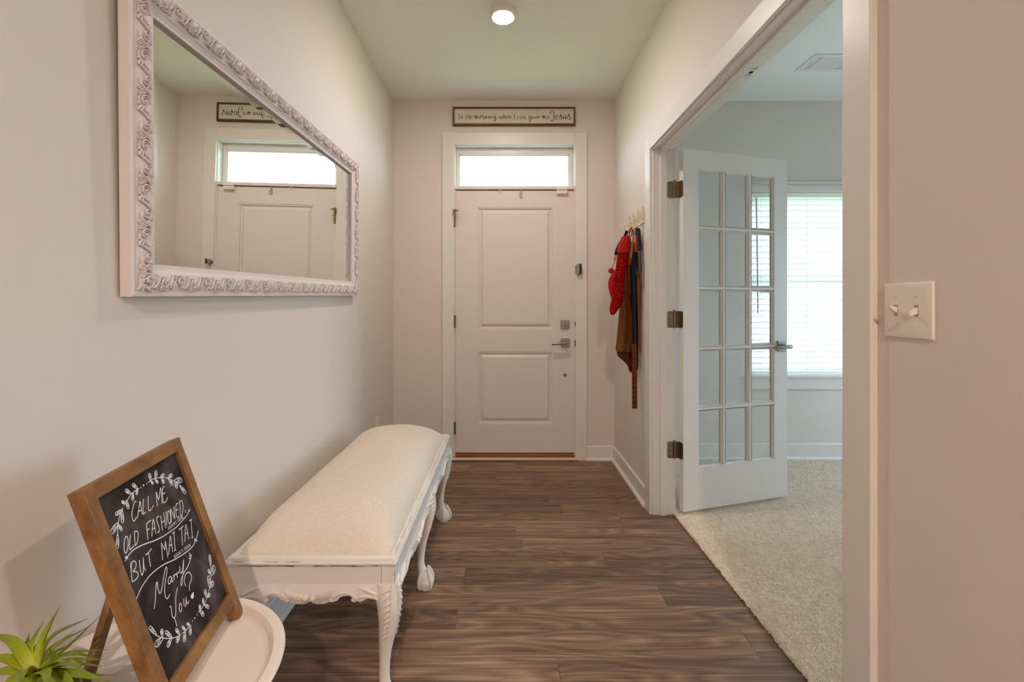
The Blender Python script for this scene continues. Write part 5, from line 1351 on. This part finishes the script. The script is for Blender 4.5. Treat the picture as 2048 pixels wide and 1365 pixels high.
# brown apron
da = 2.80
ap = thing('brown_apron', P(1252, 460, da), 'brown canvas apron with tied straps hanging beside the stocking', 'apron')
mk('bib', loft_px([(486, 1250, 1264), (500, 1247, 1265), (530, 1243, 1266), (560, 1246, 1267), (585, 1245, 1266), (596, 1243, 1266)], da, 0.030, 0.42, 5, 60), M['brown'], ap, smooth=60)
mk('skirt', loft_px([(588, 1242, 1267), (620, 1239, 1267), (650, 1236.5, 1267.5), (680, 1234, 1268), (698, 1233, 1268.5), (702, 1233, 1268.5)], da, 0.040, 0.40, 6, 72, 0.8), M['brown'], ap, smooth=60)
mk('hem', loft_px([(685, 1232.6, 1268.9), (694, 1232.4, 1269), (701, 1232.4, 1269), (703, 1233, 1268.5)], da, 0.0408, 0.40, 6, 72, 2.75), M['brown'], ap, smooth=40)
# lower edge showing beneath the hem
m_ = MB()
zz = [(700, 1234, 1268), (712, 1235, 1268), (722, 1246, 1268), (732, 1255, 1268), (742, 1258, 1266), (745, 1261, 1264)]
mk('inner_skirt', loft_px(zz, da+0.012, 0.020, 0.3, 5, 36, 1.3), M['brown_dark'], ap, smooth=60)
mk('inner_skirt', loft_px([(698, 1233.5, 1244), (706, 1234, 1243), (711, 1236, 1241), (713, 1237.5, 1239.5)], da+0.02, 0.016, 0.3, 5, 30), M['brown_dark'], ap, smooth=60)
mk('neck_strap', strip([P(1256, 492, da-0.02), P(1258, 475, da-0.015), P(1261, 458, da-0.01), P(1266, 460, da), P(1265, 490, da)], 0.020, (0.5, 1, 0), 0.0015), M['brown'], ap, smooth=60)
mk('waist_tie', strip([P(1243, 588, da-0.05), P(1250, 583, da-0.055), P(1258, 577, da-0.05), P(1266, 574, da-0.03)], 0.018, (0, 0.2, 1), 0.0018), M['brown'], ap, smooth=60)
mk('bow_loop', strip([P(1252, 584, da-0.055), P(1246, 590, da-0.065), P(1242.5, 598, da-0.06)], 0.020, (1, 0, 0.3), 0.002), M['brown'], ap, smooth=60)
mk('bow_tail', strip([P(1253, 586, da-0.055), P(1257, 610, da-0.06), P(1261, 640, da-0.052), P(1262, 665, da-0.048)], 0.018, (1, 0.2, 0), 0.0016), M['brown'], ap, smooth=60)
mk('strap_fold', strip([P(1255, 505, da-0.045), P(1251, 540, da-0.048), P(1250, 575, da-0.052)], 0.018, (1, 0.2, 0), 0.0016), M['brown'], ap, smooth=60)
pk = MB()
for k in range(9): pk.add(strip([P(1256, 589+k*3.4, da-0.050), P(1260, 588.5+k*3.4, da-0.053), P(1265, 589+k*3.4, da-0.045)], 0.0095, (0, 0.3, 1), 0.0016).v, strip([P(1256, 589+k*3.4, da-0.050), P(1260, 588.5+k*3.4, da-0.053), P(1265, 589+k*3.4, da-0.045)], 0.0095, (0, 0.3, 1), 0.0016).f)
mk('gathered_tie', pk, M['brown_dark'], ap, smooth=60)
# long crumpled tie
lt = [P(1268+0.4*math.sin(k*1.3), 640+k*9, 2.672) for k in range(21)]
rings = []
for k in range(90):
    t = k/89; py = 688+t*130; d_ = 2.672; c = P(1268.5+1.0*t, py, d_); wv = 0.0155*(0.9+0.1*t); wob = 0.0035*math.sin(k*0.95)*min(1, t*2)
    rings.append([(c.x-wv, c.y+wob-0.002, c.z), (c.x+wv, c.y+wob*0.4-0.002, c.z+0.003*math.sin(k*0.95)), (c.x+wv, c.y+wob*0.4+0.002, c.z), (c.x-wv, c.y+wob+0.002, c.z)])
mk('long_tie', MB().loft(rings), M['brown_dark'], ap, smooth=60)
# second brown cloth close to the wall
c2 = thing('brown_cloth', P(1279, 500, 2.67), 'rust brown cloth hanging flat against the wall behind the navy straps', 'cloth')
mk('front_fold', loft_px([(545, 1274, 1280), (580, 1274.5, 1281.5), (640, 1276, 1281.8), (700, 1276.5, 1282), (704, 1276.5, 1282)], 2.675, 0.008, 0.2, 4, 20), M['brown'], c2, smooth=60)
mk('back_fold', loft_px([(500, 1268, 1275), (550, 1268, 1276), (620, 1269, 1276.5), (690, 1269, 1276.5), (700, 1270, 1276)], 2.752, 0.010, 0.2, 4, 20), M['brown_dark'], c2, smooth=60)
# navy straps
nv = thing('navy_strap', P(1281, 458, 2.65), 'folded navy webbing lanyard hanging nearest the doorway', 'lanyard')
mk('band', loft_px([(457, 1270.5, 1279), (460, 1270, 1281), (475, 1272, 1282.5), (490, 1274.5, 1283.5), (500, 1276, 1283.8), (502, 1277, 1283)], 2.66, 0.012, 0.25, 3, 24), M['navy'], nv, smooth=60)
mk('loop', strip([P(1279, 500, 2.65), P(1281.5, 520, 2.64), P(1283, 540, 2.64), P(1280.5, 551, 2.635), P(1276, 552.5, 2.63), P(1272.5, 545, 2.63), P(1271, 530, 2.64)], 0.012, (0.2, 1, 0), 0.0015), M['navy'], nv, smooth=60)
mk('thin_cord', MB().tube(spline([P(1283.5, 498, 2.655), P(1285.5, 520, 2.65), P(1285, 550, 2.65), P(1282.8, 568, 2.65), P(1281, 556, 2.65)], 5), 0.0011, 6), plain('tan_cord', (176, 140, 92), 0.8), nv)
n2 = thing('dark_apron', P(1271, 480, 2.72), 'dark navy folded apron strings hanging between the brown apron and the wall', 'apron')
mk('upper_fold', loft_px([(495, 1262, 1275), (515, 1261, 1276), (540, 1261.5, 1274), (570, 1263, 1273), (600, 1264, 1274), (660, 1265, 1275), (720, 1267, 1276.5), (738, 1269.5, 1275.5), (740, 1270.5, 1274.5)], 2.72, 0.014, 0.25, 5, 32), plain('dark_navy_cloth', (28, 30, 40), 0.95), n2, smooth=60)
mk('string', strip([P(1262, 518, 2.70), P(1266, 540, 2.692), P(1268, 575, 2.688), P(1269, 620, 2.69), P(1270.5, 665, 2.69), P(1271, 700, 2.695), P(1272, 738, 2.698)], 0.016, (1, 0.2, 0), 0.0015), M['navy'], n2, smooth=60)
mk('string', strip([P(1266, 522, 2.695), P(1270, 545, 2.69), P(1269, 580, 2.685), P(1270.5, 612, 2.685)], 0.012, (1, 0.3, 0), 0.0015), M['navy'], n2, smooth=60)
# colourful pouch and keyring straps
pu = thing('beaded_pouch', P(1268, 470, 2.70), 'small colourful beaded pouch tucked among the hanging straps', 'pouch')
for nm, rws, col in (('green_panel', [(476, 1269, 1275), (480, 1267.5, 1275.5), (486, 1266.5, 1275.5), (491, 1266.5, 1275.5)], (176, 172, 70)), ('orange_panel', [(490, 1267, 1276), (496, 1265.5, 1276.4), (501, 1265, 1276.5), (504, 1265.5, 1276)], (214, 92, 34)), ('red_bobbles', [(470, 1271.5, 1274.5), (474, 1271, 1275), (480, 1271.3, 1274.8), (490, 1271.5, 1274.6)], (192, 34, 36)), ('dark_red_fringe', [(492, 1263, 1268), (498, 1262.5, 1269), (504, 1262.3, 1268.5), (508, 1263, 1267)], (110, 24, 24)), ('black_bobble', [(485, 1265.5, 1268), (488, 1264.5, 1269), (491, 1265.5, 1268)], (22, 18, 20))):
    mk(nm, loft_px(rws, {'red_bobbles': 2.665, 'dark_red_fringe': 2.672, 'black_bobble': 2.666}.get(nm, 2.69), 0.014, 0.05, 5, 20), plain('pouch_'+nm, col, 0.8, bump=0.6, bscale=200), pu, smooth=60)
kr = thing('grey_wrist_strap', P(1266, 465, 2.70), 'grey wrist strap with a red tag hanging in front of the apron', 'key strap')
mk('strap', strip([P(1270, 463, 2.635), P(1267, 475, 2.632), P(1264.5, 490, 2.63), P(1263, 505, 2.63), P(1261.5, 517, 2.632)], 0.011, (1, 0.3, 0), 0.0015), plain('grey_webbing', (132, 122, 100), 0.9), kr, smooth=60)
mk('red_tag', MB().tube([P(1261.3, 517, 2.632), P(1260.6, 523, 2.632), P(1260, 529, 2.632)], [0.006, 0.0065, 0.006], 8, flat=(Vector((0, 1, 0)), 0.4)), M['red'], kr)
bg_ = thing('black_bag_strap', P(1246, 470, 2.86), 'black fabric strap showing behind the red stocking', 'strap')
mk('band', strip([P(1254, 462, 2.82), P(1250, 472, 2.82), P(1241, 485, 2.82), P(1234, 500, 2.82), P(1231, 510, 2.82)], 0.020, (1, 0.5, 0.3), 0.003), M['black'], bg_, smooth=60)
wt = thing('white_tag', P(1229, 512, 2.88), 'small white fabric tag dangling behind the stocking', 'tag')
mk('tag', loft_px([(503, 1230, 1233), (510, 1226.5, 1232), (520, 1224.5, 1230), (522, 1225.5, 1229)], 2.88, 0.004, 0.05, 3, 14), M['white_fabric'], wt, smooth=60)
mk('cord', MB().tube([P(1231, 504, 2.88), P(1235, 492, 2.87), P(1240, 483, 2.865)], 0.0012, 5), M['white_fabric'], wt)
